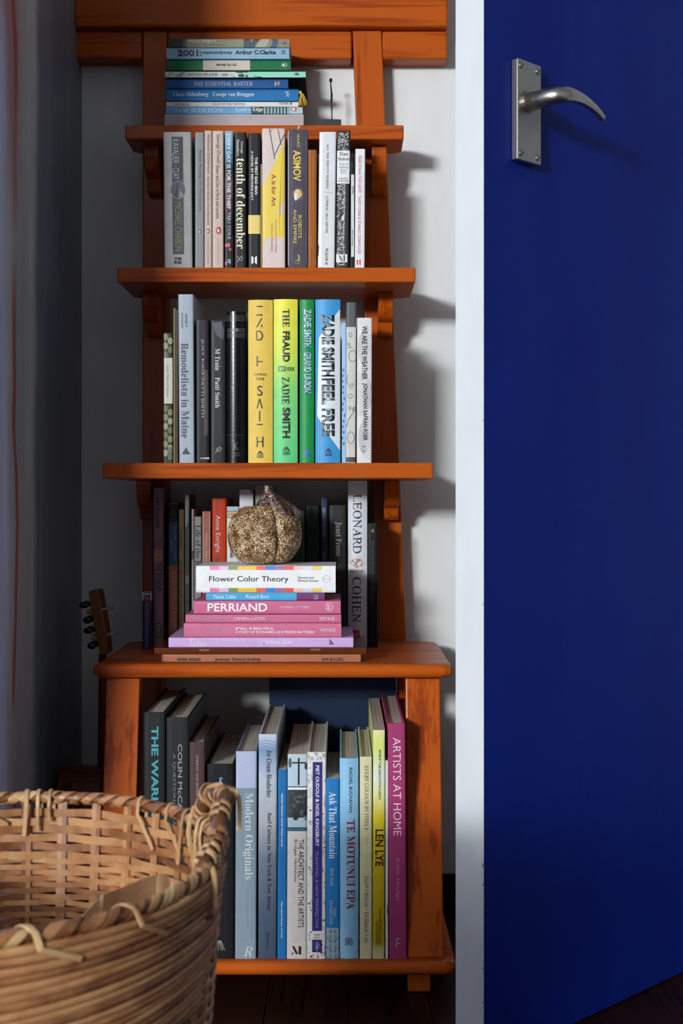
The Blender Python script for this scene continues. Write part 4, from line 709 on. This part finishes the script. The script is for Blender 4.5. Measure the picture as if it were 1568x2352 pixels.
G6('cream yellow slim book with fine dark lettering', 826, 854, 1738, '#d8d2a4', hard=True, items=[T('EVERY COLOUR BY ITSELF', 837.5, 1758, 845.5, 1907, '#4a4a3c', 'c'), T('Hamish Upchurch', 838, 1920, 845, 2004, '#c8c094', 'l'), T('Sheriff • Werner • Eel Dancer • etc.', 837, 2012, 846, 2168, '#3a3a30', 'n')], depth=.24)
G6('taller yellow book fading to pale at head and foot, with bold maroon capitals', 855.3, 882.5, 1677, '#cdb21f', lean=1.5, ramp=[(0, '#cfcb9a'), (.03, '#cfc88c'), (.07, '#b89c14'), (.4, '#cdb21f'), (.62, '#e0c92c'), (.72, '#dfdf9c'), (.8, '#dfe6d4'), (.93, '#d4de70'), (1, '#e8e6a4')], items=[T('EDITED BY TYLER CANN & WYSTAN CURNOW', 868, 1722, 873, 1837, '#2c2a20', 'b'), T('LEN LYE', 861, 1905, 879.5, 1989, '#3a0f14', 'b'), T('GOVETT-BREWSTER ART GALLERY', 870, 2085, 874.5, 2170, '#4a3c14', 'b'), T('LEN LYE FOUNDATION', 863, 2116, 868, 2170, '#4a3c14', 'b')], depth=.3)
G6('very thin white booklet between the yellow and the raspberry book', 885, 891, 1747, '#dcdad6', items=[R(888.5, 2078, 889.7, 2101, '#1c1c1e')], depth=.25)
G6('tall raspberry pink hardback with thin white capitals, rightmost on the low shelf', 894, 934, 1661.5, '#a23a6a', hard=True, lean=-4, items=[T('ARTISTS AT HOME', 905.5, 1694, 923.5, 1919, '#eed6e0', 'n'), T('Susie Hodge', 909, 1970, 919.5, 2069, '#c994a8', 'n'), Ln([(919, 2156), (911, 2156), (911, 2165)], 2.4, '#c9a8b4'), Ln([(919, 2167), (910, 2167), (910, 2177)], 2.4, '#c9a8b4')], depth=.285)
flush_text()
# ------------------------------------------------------------------ navy folder standing behind the large books
t = thing('ring_binder', 'dark navy upright board standing behind the large books under the table top', 'folder', (-.015, 2.17, ZSH))
m = MB(); m.add(boxg(-.095, .098, -.004, .004, .0003, .325)); m.build('cover', cover_mat('#12233f', .4), t, bevel=.001)
m = MB(); m.add(boxg(-.092, .095, .0043, .0075, .003, .322)); m.build('page_block', page_mat('#b9b4a6', False), t)
# ------------------------------------------------------------------ gourd
gl_ = Vector(((605-CX)/1647, F/1647, zpx(1300, 1700)+.0004))
t = thing('decorative_gourd', 'round ribbed gourd ornament crusted with small gold beads, sitting on the white book', 'ornament', gl_)
NU, NV = 560, 210; v = []; f = []; att = []
R0, H0, NL = .0508, .0872, 7
for j in range(NV+1):
    ph = PI*j/NV
    for i in range(NU):
        th = 2*PI*i/NU
        lob = abs(math.sin(NL*th/2+.62+.12*math.sin(2*ph))); cre = 1-.17*(1-lob)**2.6
        rr = R0*(math.sin(ph)**.72)*(cre if ph > .25 else 1-(1-cre)*ph/.25)*(1+.03*math.sin(3*th+1))
        zz = H0/2*(1+math.cos(ph))-.010*math.exp(-(ph/.28)**2)+.012*math.exp(-((PI-ph)/.34)**2)*(lob*.2+.5)
        p = Vector((rr*math.cos(th), rr*math.sin(th), zz))
        nrm = Vector((math.cos(th)*math.sin(ph), math.sin(th)*math.sin(ph), math.cos(ph)*.9)).normalized()
        q = p+Vector((0, 0, .3)); s1 = 430+130*noise.noise(q*45)
        d = noise.voronoi(q*(330+.0*s1), distance_metric='DISTANCE')[0]
        cell = min(1, (d[1]-d[0])*2.3); big = noise.noise(q*95)
        cell *= max(.5, min(1, .85+big*1.1)); att.append(cell)
        v.append(p+nrm*(.0013*cell**.6+.0005*noise.noise(q*60)))
zmin = min(q.z for q in v); v = [q-Vector((0, 0, zmin)) for q in v]
for j in range(NV):
    for i in range(NU): f.append((j*NU+i, (j+1)*NU+i, (j+1)*NU+(i+1) % NU, j*NU+(i+1) % NU))
m_, nt, b = newmat('beaded_gold_crust')
at = N(nt, 'ShaderNodeAttribute', attribute_name='bead'); cr = N(nt, 'ShaderNodeValToRGB'); e = cr.color_ramp.elements
e[0].position = .03; e[0].color = lin('#3c2412'); e[1].position = .9; e[1].color = lin('#f2dcb6')
x = e.new(.2); x.color = lin('#7e5e3c'); x = e.new(.5); x.color = lin('#b8986e')
nt.links.new(at.outputs['Fac'], cr.inputs[0]); nt.links.new(cr.outputs[0], b.inputs['Base Color']); b.inputs['Metallic'].default_value = .1; b.inputs['Roughness'].default_value = .38
o = link('body', v, f, m_, t, smooth=True)
a_ = o.data.attributes.new('bead', 'FLOAT', 'POINT'); a_.data.foreach_set('value', att)
# stem: flared foliate cap pulled up into a hooked tip
v = []; f = []; n1, n2 = 72, 34
for j in range(n2+1):
    tt = j/n2
    cxx = .012*(1-tt)**1.2+.0045; cyy = -.002*tt
    for i in range(n1):
        a = 2*PI*i/n1; fl_ = (1-tt)**2.0*.021+.0075*(1-tt)+.0026
        fl_ *= 1+(.22*math.sin(5*a+1)+.12*math.sin(9*a))*(1-tt)
        zz = .0775+.0315*tt**.85-(1-tt)**5*.008
        p = Vector((cxx+fl_*math.cos(a), cyy+fl_*math.sin(a)*.9, zz))
        p += Vector((math.cos(a), math.sin(a), .4))*.0011*noise.noise(Vector((a*5, tt*14, 2)))
        v.append(p)
for j in range(n2):
    for i in range(n1): f.append((j*n1+i, j*n1+(i+1) % n1, (j+1)*n1+(i+1) % n1, (j+1)*n1+i))
f.append(tuple(range(n2*n1, (n2+1)*n1)))
m_, nt, b = newmat('silvered_copper'); tc = N(nt, 'ShaderNodeTexCoord'); nz = N(nt, 'ShaderNodeTexNoise'); nz.inputs['Scale'].default_value = 330; nz.inputs['Detail'].default_value = 4
nt.links.new(tc.outputs['Object'], nz.inputs['Vector']); cr = N(nt, 'ShaderNodeValToRGB'); e = cr.color_ramp.elements
e[0].position = .38; e[0].color = lin('#6e2f18'); e[1].position = .56; e[1].color = lin('#b4aaa2'); nt.links.new(nz.outputs[0], cr.inputs[0]); nt.links.new(cr.outputs[0], b.inputs['Base Color'])
b.inputs['Metallic'].default_value = .8; b.inputs['Roughness'].default_value = .3
bp = N(nt, 'ShaderNodeBump'); bp.inputs['Strength'].default_value = .7; bp.inputs['Distance'].default_value = .002; nt.links.new(nz.outputs[0], bp.inputs['Height']); nt.links.new(bp.outputs[0], b.inputs['Normal'])
link('stem', v, f, m_, t, smooth=True)
# ------------------------------------------------------------------ thin standing figurine
SF = 1488
t = thing('figurine', 'spindly black standing figure on a flat black plinth, on the top tread', 'figurine', W(764, 294, SF)); t.location.z = zA+.0003
L0 = t.location
INK = plain('#0b0b0c', .5)
m = MB(); m.add(boxg((745-764)/SF, (783-764)/SF, -.012, .012, 0, zpx(278.5, SF)-L0.z)); m.build('plinth', INK, t, bevel=.001)
pts = []; rad = []
for x, y, r in ((762.5, 279, 1.5), (761.8, 268, 1.3), (761.5, 258, 1.4), (761.8, 250, 1.7), (761, 243, 1.5), (761, 236, 1.9), (761.3, 229, 2.3), (761.2, 222, 2.2), (761, 214, 2), (760.3, 206, 1.9), (759.8, 198, 1.7), (759.3, 192, 1.4), (759.2, 189, 1.2)):
    p = W(x, y, SF)-L0; pts.append(p); rad.append(r/SF*1.0)
m = MB(); m.add(tubeg(pts, rad, 9)); m.add(ellg(W(759.3, 184.5, SF)-L0, (3.8/SF, 4/SF, 5.3/SF), 14, 9))
m.add(tubeg([W(760, 203, SF)-L0+Vector((0, -.0015, 0)), W(762.8, 218, SF)-L0+Vector((.0003, -.0022, 0)), W(763, 229, SF)-L0], [.0005, .0006, .0005], 6))
m.add(tubeg([W(759.6, 203, SF)-L0+Vector((0, .0012, 0)), W(760, 222, SF)-L0, W(759, 235, SF)-L0], [.0005, .0006, .0006], 6))
o = m.build('figure', INK, t, smooth=True)
# ------------------------------------------------------------------ lighter
t = thing('lighter', 'dark blue gas lighter with metal hood and red button, standing beside the mauve book', 'lighter', W(338.5, 1500, 1560)); t.location.z = zT+.0003; L0 = t.location
hh = zpx(1379, 1560)-L0.z; wd = 9.5/1560
def stad(a, b_, z0, z1, n=14): return prism([(a*math.copysign(abs(math.cos(2*PI*i/n/1))**.6, math.cos(2*PI*i/n)), b_*math.copysign(abs(math.sin(2*PI*i/n))**.6, math.sin(2*PI*i/n))) for i in range(n)], z0, z1)
m = MB(); m.add(stad(wd, .011, 0, hh)); m.build('fuel_body', plain('#06124e', .25, 0, .3), t)
m = MB(); 
for sx in (-1, 1): m.add(boxg(sx*wd*.98-.0004, sx*wd*.98+.0004, -.006, .008, hh, hh+.0125))
m.add(boxg(-wd, wd, .0076, .0084, hh, hh+.0125)); m.build('metal_hood', plain('#c9c9cc', .25, 1), t)
m = MB(); m.add(boxg(-wd*.6, wd*.6, -.0095, .000, hh+.0002, hh+.005)); m.build('button', plain('#a01822', .3), t, bevel=.0008)
m = MB(); m.add(tubeg([(-wd*.55, -.002, hh+.009), (wd*.55, -.002, hh+.009)], .0032, 18)); m.build('spark_wheel', plain('#9a9a9e', .35, 1), t)
# ------------------------------------------------------------------ small guitar leaning in the corner
t = thing('ukulele', 'small stringed instrument in the dark corner left of the table, pegs showing above it', 'ukulele', (-.338, 2.06, 0)); L0 = t.location
prof = []
for i in range(60):
    a = 2*PI*i/60; zz = .133+.130*math.sin(a)
    wv = .082*abs(math.cos(a))**.75*(1-.22*math.exp(-((zz-.155)/.03)**2))*(1.0 if zz < .15 else .84)
    prof.append((math.copysign(wv, math.cos(a)), zz))
xa, xb = -.405+.338, -.340+.338
v = [(xa, y, z) for y, z in prof]+[(xb, y, z) for y, z in prof]; n = 60
f = [tuple(range(n)), tuple(range(2*n-1, n-1, -1))]+[(i, n+i, n+(i+1) % n, (i+1) % n) for i in range(n)]
MAHO = wood_mat('mahogany', 2, '#2a0d05', '#4a1808', '#6a2610', .3, .5)
o = link('body', v, f, MAHO, t); b = o.modifiers.new('edge', 'BEVEL'); b.width = .003; b.segments = 2; b.limit_method = 'ANGLE'; b.angle_limit = .8
m = MB(); m.add(tubeg([(xb+.0001, 0, .16), (xb+.0004, 0, .16)], .02, 28)); m.build('sound_hole', plain('#070504', .9), t)
m = MB(); m.add(boxg(xb, xb+.003, -.02, .02, .075, .083)); m.build('bridge', DARKWOOD, t)
NK = wood_mat('honey_wood', 2, '#2c1604', '#4c2a08', '#643a0e', .4, .3)
nb = [Vector((-.009, 0, .235)), Vector((-.008, 0, .425))]
m = MB(); m.add(tubeg(nb, [.0062, .0056], 8)); m.build('neck', MAHO, t)
p0, p1 = W(240, 1503, 1600)-L0, W(215, 1356, 1600)-L0
p0.y = p1.y = 0
ax = (p1-p0).normalized(); sd = Vector((ax.z, 0, -ax.x))
v = []
for s_, wid in ((0, .0056), (.35, .0075), (.9, .0075), (1, .0068)):
    p = p0.lerp(p1, s_)
    for a, c in ((-1, -1), (1, -1), (1, 1), (-1, 1)): v.append(p+sd*a*wid+Vector((0, c*.022, 0)))
f = [(3, 2, 1, 0), (12, 13, 14, 15)]
for k in range(3):
    for i in range(4): f.append((k*4+i, k*4+(i+1) % 4, k*4+4+(i+1) % 4, k*4+4+i))
m = MB(); m.add((v, f)); m.build('headstock', NK, t, bevel=.0012)
BRS = plain('#b08d3c', .3, 1)
for s_ in (.68, .28):
    for yy_ in (-.014, .014):
        p = p0.lerp(p1, s_)+Vector((0, yy_, 0))
        m = MB(); m.add(tubeg([p+sd*.007, p+sd*.0185], .0016, 8)); m.add(tubeg([p+sd*.0075, p+sd*.009], .0032, 12)); m.add(tubeg([p+sd*.017, p+sd*.019], .0024, 10), 0); m.build('tuning_post', plain('#a9a9a6', .3, 1), t, smooth=False)
        q = p-sd*.016
        m = MB(); m.add(boxg(-.001, .001, -.001, .001, -.001, .001)) if False else None
        m.add(tubeg([p-sd*.0078, q], .0028, 10)); m.build('gear', BRS, t)
        m = MB(); m.add(ellg(q+ax*.011-sd*.002, (.0075, .003, .0045), 14, 8)); m.add(ellg(q-ax*.011-sd*.001, (.0065, .003, .0052), 14, 8)); m.build('peg_button', plain('#0b0a09', .3), t, smooth=True)
# ------------------------------------------------------------------ wicker basket
KB = .246; BX, BY, BA, BB, BZ = -1.0*KB, 4.0*KB, .66*KB, .8*KB, CZ-KB-.003
basket = thing('wicker_basket', 'large open wicker basket with cane wrapped handle, in front of the table', 'basket', (BX, BY, 0))
def lift(th):
    th = (th+PI) % (2*PI)-PI; return .006*math.exp(-(th/.36)**2)
def bpos(th, z, dr=0):
    q = 1-.19*(BZ-z)/.4 if z < BZ else 1
    q -= .05*(max(0, .1-z)/.1)**2
    a, b_ = BA*q, BB*q
    return Vector((a*math.cos(th), b_*math.sin(th), z))+Vector((b_*math.cos(th), a*math.sin(th), 0)).normalized()*dr
def ribbong(pts, nrms, wd, th, closed=False):       # flat cane: width across, thickness along the normal
    n = len(pts); v = []; f = []
    for i in range(n):
        a = pts[(i-1) % n] if (closed or i) else pts[i]; c = pts[(i+1) % n] if (closed or i < n-1) else pts[i]
        t_ = (c-a).normalized(); nn = nrms[i].normalized(); s_ = t_.cross(nn).normalized(); w_ = wd[i] if isinstance(wd, list) else wd
        for u, q in ((-1, -.55), (-.7, 1), (.7, 1), (1, -.55)): v.append(pts[i]+s_*u*w_/2+nn*q*th/2)
    for i in range(n if closed else n-1):
        for k in range(4): f.append((i*4+k, i*4+(k+1) % 4, ((i+1) % n)*4+(k+1) % 4, ((i+1) % n)*4+k))
    if not closed: f += [(3, 2, 1, 0), tuple(range(n*4-4, n*4))]
    return v, f
def cane(name, c0, c1, c2, rough=.45):
    m, nt, b = newmat(name); tc = N(nt, 'ShaderNodeTexCoord'); oi = N(nt, 'ShaderNodeObjectInfo')
    av = N(nt, 'ShaderNodeVectorMath', operation='ADD'); nt.links.new(tc.outputs['Object'], av.inputs[0]); nt.links.new(oi.outputs['Random'], av.inputs[1])
    nz = N(nt, 'ShaderNodeTexNoise'); nz.inputs['Scale'].default_value = 24; nz.inputs['Detail'].default_value = 6; nz.inputs['Roughness'].default_value = .65; nt.links.new(av.outputs[0], nz.inputs['Vector'])
    ad = N(nt, 'ShaderNodeMath', operation='MULTIPLY_ADD'); ad.inputs[1].default_value = .3; nt.links.new(oi.outputs['Random'], ad.inputs[0]); nt.links.new(nz.outputs[0], ad.inputs[2])
    cr = N(nt, 'ShaderNodeValToRGB'); e = cr.color_ramp.elements; e[0].position = .42; e[0].color = lin(c0); e[1].position = .85; e[1].color = lin(c2); x = e.new(.64); x.color = lin(c1)
    nt.links.new(ad.outputs[0], cr.inputs[0]); nt.links.new(cr.outputs[0], b.inputs['Base Color']); b.inputs['Roughness'].default_value = rough
    bp = N(nt, 'ShaderNodeBump'); bp.inputs['Strength'].default_value = .3; bp.inputs['Distance'].default_value = .001; nt.links.new(nz.outputs[0], bp.inputs['Height']); nt.links.new(bp.outputs[0], b.inputs['Normal'])
    return m
CN1 = cane('cane_strand', '#6a3d22', '#9c683f', '#b98a5c'); CN2 = cane('cane_peeled', '#8c5f38', '#b48a5a', '#cdaa78', .5); CN3 = cane('cane_dark_core', '#4e2c16', '#7a4c2a', '#9a6a3e')
NS = 34; SEG = 272; zz = .010; j = 0
while zz < BZ-.006:
    pts = []; nr_ = []; wds = []
    upper = zz > BZ-.05
    for i in range(SEG):
        th = 2*PI*i/SEG; wv = math.cos(NS*th/2*1.0+PI*j)
        wv = math.copysign(abs(wv)**.7, wv)
        z = zz+lift(th)*(zz/BZ)**5+.0011*noise.noise(Vector((math.cos(th)*3, math.sin(th)*3, j*3.7)))
        pts.append(bpos(th, z, .0021*wv+.0004*noise.noise(Vector((th*4, j, 0))))); nr_.append(Vector((math.cos(th)*BB, math.sin(th)*BA, 0)))
        wds.append((.0064 if upper else .0045)*(1+.18*noise.noise(Vector((math.cos(th)*5, math.sin(th)*5, j*1.3)))))
    g = ribbong(pts, nr_, wds, .0017, True); m = MB(); m.add(g); m.build('weaver', CN1, basket)
    zz += .0068 if upper else .0048; j += 1
for i in range(NS):
    th0 = 2*PI*(i+.0)/NS
    for s_ in (-1, 1):
        r0 = .0 ; pts = []; nr_ = []
        for k in range(26):
            z = .004+(BZ-.004+lift(th0))*k/25; th = th0+s_*.0115+.002*noise.noise(Vector((i, k*.3, s_)))
            pts.append(bpos(th, min(z, BZ+lift(th0)), .0)); nr_.append(Vector((math.cos(th)*BB, math.sin(th)*BA, 0)))
        m = MB(); m.add(ribbong(pts, nr_, .0041, .0019)); m.build('stake', CN1, basket)
# long rods of the plaited border sweeping up the outside towards the handle
for k in range(19):
    te = -.10-.012*k; ts = -2.95; pts = []; rr = []
    ze = BZ-.0035-.0042*k; dz = .006+.0034*k
    for i in range(44):
        u = i/43; th = ts+(te-ts)*u; z = ze-dz*(1-u)**1.15+lift(th)*(1 if k < 5 else .4)*.8+.0012*noise.noise(Vector((u*4, k*2.1, 7)))
        pts.append(bpos(th, z, .0062+.0008*noise.noise(Vector((u*5, k*3.3, 1))))); rr.append(.0029*(1+.15*noise.noise(Vector((u*3, k, 4))))*(1 if u < .9 else 1-(u-.9)*4))
    m = MB(); m.add(tubeg(pts, rr, 8, flat=.55)); m.build('border_rod', CN1, basket, smooth=True)
# base disc
m = MB(); m.add(([bpos(2*PI*i/48, .004, -.002) for i in range(48)]+[bpos(2*PI*i/48, .0085, -.002) for i in range(48)], [tuple(range(47, -1, -1)), tuple(range(48, 96))]+[(i, (i+1) % 48, 48+(i+1) % 48, 48+i) for i in range(48)])); m.build('base', CN3, basket)
# rim roll and its bindings
def rimc(th): return bpos(th, BZ+lift(th)+.001, 0)
m = MB(); m.add(tubeg([rimc(2*PI*i/120) for i in range(120)], .0036, 10, closed=True)); m.build('rim', CN3, basket, smooth=True)
def around(th0, dth, r, ph0, turns, wd, thk, n=14):
    pts = []; nn = []
    for k in range(n+1):
        u = k/n; th = th0+dth*u; ph = ph0+2*PI*turns*u
        c = rimc(th); out = Vector((math.cos(th)*BB, math.sin(th)*BA, 0)).normalized(); nrm = out*math.cos(ph)+Vector((0, 0, 1))*math.sin(ph)
        pts.append(c+nrm*r); nn.append(nrm)
    return ribbong(pts, nn, wd, thk)
for i in range(76):
    th = 2*PI*i/76+rng.uniform(-.01, .01)
    m = MB(); m.add(around(th, .19+rng.uniform(-.03, .03), .0042+rng.uniform(0, .0006), -PI*.75, .98, .0068*rng.uniform(.75, 1.2), .0009))
    m.build('rim_binding', CN2 if rng.random() < .18 else CN1, basket)
def lash(th0, dth, down_in, down_out, wd=.0038, sw_in=0, sw_out=0):     # strip laid over the rim with both ends tucked down the wall
    pts = []; nn = []
    for k in range(7):
        u = 1-k/6; th = th0+sw_in*u; pts.append(bpos(th, BZ+lift(th)-.005-down_in*u, -.0075+.002*u)); nn.append(-Vector((math.cos(th)*BB, math.sin(th)*BA, 0)).normalized())
    for k in range(1, 8):
        ph = PI-PI*k/8; th = th0+dth*k/8; out = Vector((math.cos(th)*BB, math.sin(th)*BA, 0)).normalized(); nrm = out*math.cos(ph)+Vector((0, 0, 1))*math.sin(ph); pts.append(rimc(th)+nrm*.0064); nn.append(nrm)
    for k in range(7):
        u = k/6; th = th0+dth+sw_out*u; pts.append(bpos(th, BZ+lift(th)-.005-down_out*u, .0100-.001*u)); nn.append(Vector((math.cos(th)*BB, math.sin(th)*BA, 0)).normalized())
    return ribbong(pts, nn, wd, .0011)
for th0, dth, di, do, a_, b_ in ((1.60, .0, .020, .01, 0, 0), (1.54, .0, .012, .01, 0, 0), (1.66, 0, .024, .01, .01, 0), (1.92, -.08, .014, .008, -.16, 0), (1.01, .03, .026, .006, -.11, 0), (.80, .03, .022, .006, -.12, 0), (.66, .02, .03, .01, .03, 0), (2.6, 0, .02, .01, 0, 0), (3.4, .05, .02, .01, .1, 0),
                                 (-.80, .06, .006, .012, 0, .13), (-1.18, .07, .006, .010, 0, .14), (-1.5, .07, .008, .014, 0, .16), (-2.1, 0, .01, .015, 0, .1), (-2.8, 0, .01, .015, 0, .1), (.50, 0, .034, .02, .02, -.03), (.44, 0, .03, .03, -.03, 0)):
    m = MB(); m.add(lash(th0, dth, di, do, rng.uniform(.0032, .0044), a_, b_)); m.build('lashing', CN2, basket)
# handle: arched rod bound with cane
e0, e1 = rimc(.56), rimc(-.30)
hp = [e0+Vector((-.001, .004, -.03)), e0+Vector((0, .002, 0)), e0+Vector((.006, -.016, .018)), e0+Vector((.012, -.036, .030)), Vector((BA+.0015, .03, BZ+.037)), Vector((BA+.002, .004, BZ+.040)), Vector((BA+.001, -.018, BZ+.034)), Vector((BA, -.036, BZ+.020)), e1+Vector((.001, .004, .004)), e1+Vector((.003, -.002, -.028))]
def catmull(P, n=6):
    o = []; Q = [P[0]]+P+[P[-1]]
    for i in range(1, len(Q)-2):
        for k in range(n):
            t_ = k/n; a, b_, c, d = Q[i-1], Q[i], Q[i+1], Q[i+2]
            o.append(.5*((2*b_)+(c-a)*t_+(2*a-5*b_+4*c-d)*t_*t_+(3*b_-a-3*c+d)*t_**3))
    return o+[P[-1]]
hc = catmull(hp)
m = MB(); m.add(tubeg(hc, .0050, 10)); hnd = m.build('handle', CN3, basket, smooth=True)
for i in range(4, len(hc)-5, 2):
    c = hc[i]; t_ = (hc[i+1]-hc[i-1]).normalized(); s_ = t_.cross(Vector((1, 0, 0))).normalized(); u_ = s_.cross(t_).normalized(); pts = []; nn = []
    if rng.random() < .12: continue
    r_ = .0062+rng.uniform(0, .0014)
    for k in range(17):
        a = 2*PI*k/16*rng.uniform(.99, 1.01); nrm = s_*math.cos(a)+u_*math.sin(a); pts.append(c+nrm*r_+t_*.0034*k/16); nn.append(nrm)
    m = MB(); m.add(ribbong(pts, nn, rng.uniform(.0032, .0046), .001)); m.build('binding', CN2 if rng.random() < .7 else CN1, hnd)
for P in ([hc[26]+Vector((.003, 0, .006)), hc[26]+Vector((.0085, -.004, .001)), hc[26]+Vector((.0095, -.006, -.012)), hc[26]+Vector((.0092, -.009, -.022))], [hc[22]+Vector((0, 0, .007)), hc[22]+Vector((-.010, .004, .004)), hc[22]+Vector((-.013, .006, -.004)), hc[22]+Vector((-.008, .006, -.010))],
          [e0+Vector((-.004, 0, .012)), e0+Vector((-.008, -.004, -.006)), e0+Vector((-.004, -.006, -.030))], [e1+Vector((-.006, .006, .008)), e1+Vector((.007, 0, .004)), e1+Vector((.009, -.004, -.02))]):
    q = catmull(P, 5); m = MB(); m.add(ribbong(q, [Vector((.5, -1, .2))]*len(q), .0034, .001)); m.build('binding', CN2, hnd)
# ------------------------------------------------------------------ kraft paper in the basket
t = thing('kraft_paper', 'crumpled sheet of brown kraft paper standing up inside the front of the wicker basket', 'paper', (-.17, .93, .34)); L0 = t.location
top = [(150, 2150, 3560), (172, 2122, 3500), (200, 2090, 3440), (228, 2062, 3380), (236, 2054, 3370), (270, 2042, 3300), (320, 2022, 3220), (360, 2008, 3160), (378, 2008, 3140), (392, 2020, 3130), (404, 2050, 3140)]
v = []; f = []; nrw = 9
tp = [W(*q) for q in top]
fine = []
for a, b_ in zip(tp, tp[1:]):
    for k in range(4): fine.append(a.lerp(b_, k/4))
fine.append(tp[-1]); n = len(fine)
for j in range(nrw):
    for i, p in enumerate(fine):
        q = p-L0-Vector((0, 0, .009*j))+Vector((.0, -.0065*j, 0))
        q += Vector((0, 1, .3))*.0035*noise.noise(Vector((i*.22, j*.5, 1)))*(1.4 if j else .3); v.append(q)
for j in range(nrw-1):
    for i in range(n-1): f.append((j*n+i, j*n+i+1, (j+1)*n+i+1, (j+1)*n+i))
KR = cane('kraft_brown', '#b88c5e', '#cfa678', '#dcb68a', .7)
o = link('sheet', v, f, KR, t); sm = o.modifiers.new('thick', 'SOLIDIFY'); sm.thickness = .0004
# folded second leaf of the paper
o = link('folded_edge', [Vector(q)+Vector((0, .006+.002*math.sin(i), -.004)) for i, q in enumerate(v[:n*4])], [q for q in f if max(q) < n*4], KR, t); sm = o.modifiers.new('thick', 'SOLIDIFY'); sm.thickness = .0004
t = thing('grey_cloth', 'corner of dark grey cloth inside the basket at the left edge of the photo', 'cloth', W(-30, 2190, 3500)); L0 = t.location
v = []; f = []
for j in range(10):
    for i in range(14):
        u, q = i/13, j/9; v.append(Vector((.034*(u-.55)+.004*math.sin(q*5), .02*math.sin(u*3)+.006*math.sin(q*4+u*6), .030*(1-q)*(1-u*.8)-.045*q+.003)))
for j in range(9):
    for i in range(13): f.append((j*14+i, j*14+i+1, (j+1)*14+i+1, (j+1)*14+i))
o = link('fold', v, f, cover_mat('#3a3d44', .9), t, smooth=True); sm = o.modifiers.new('thick', 'SOLIDIFY'); sm.thickness = .0015
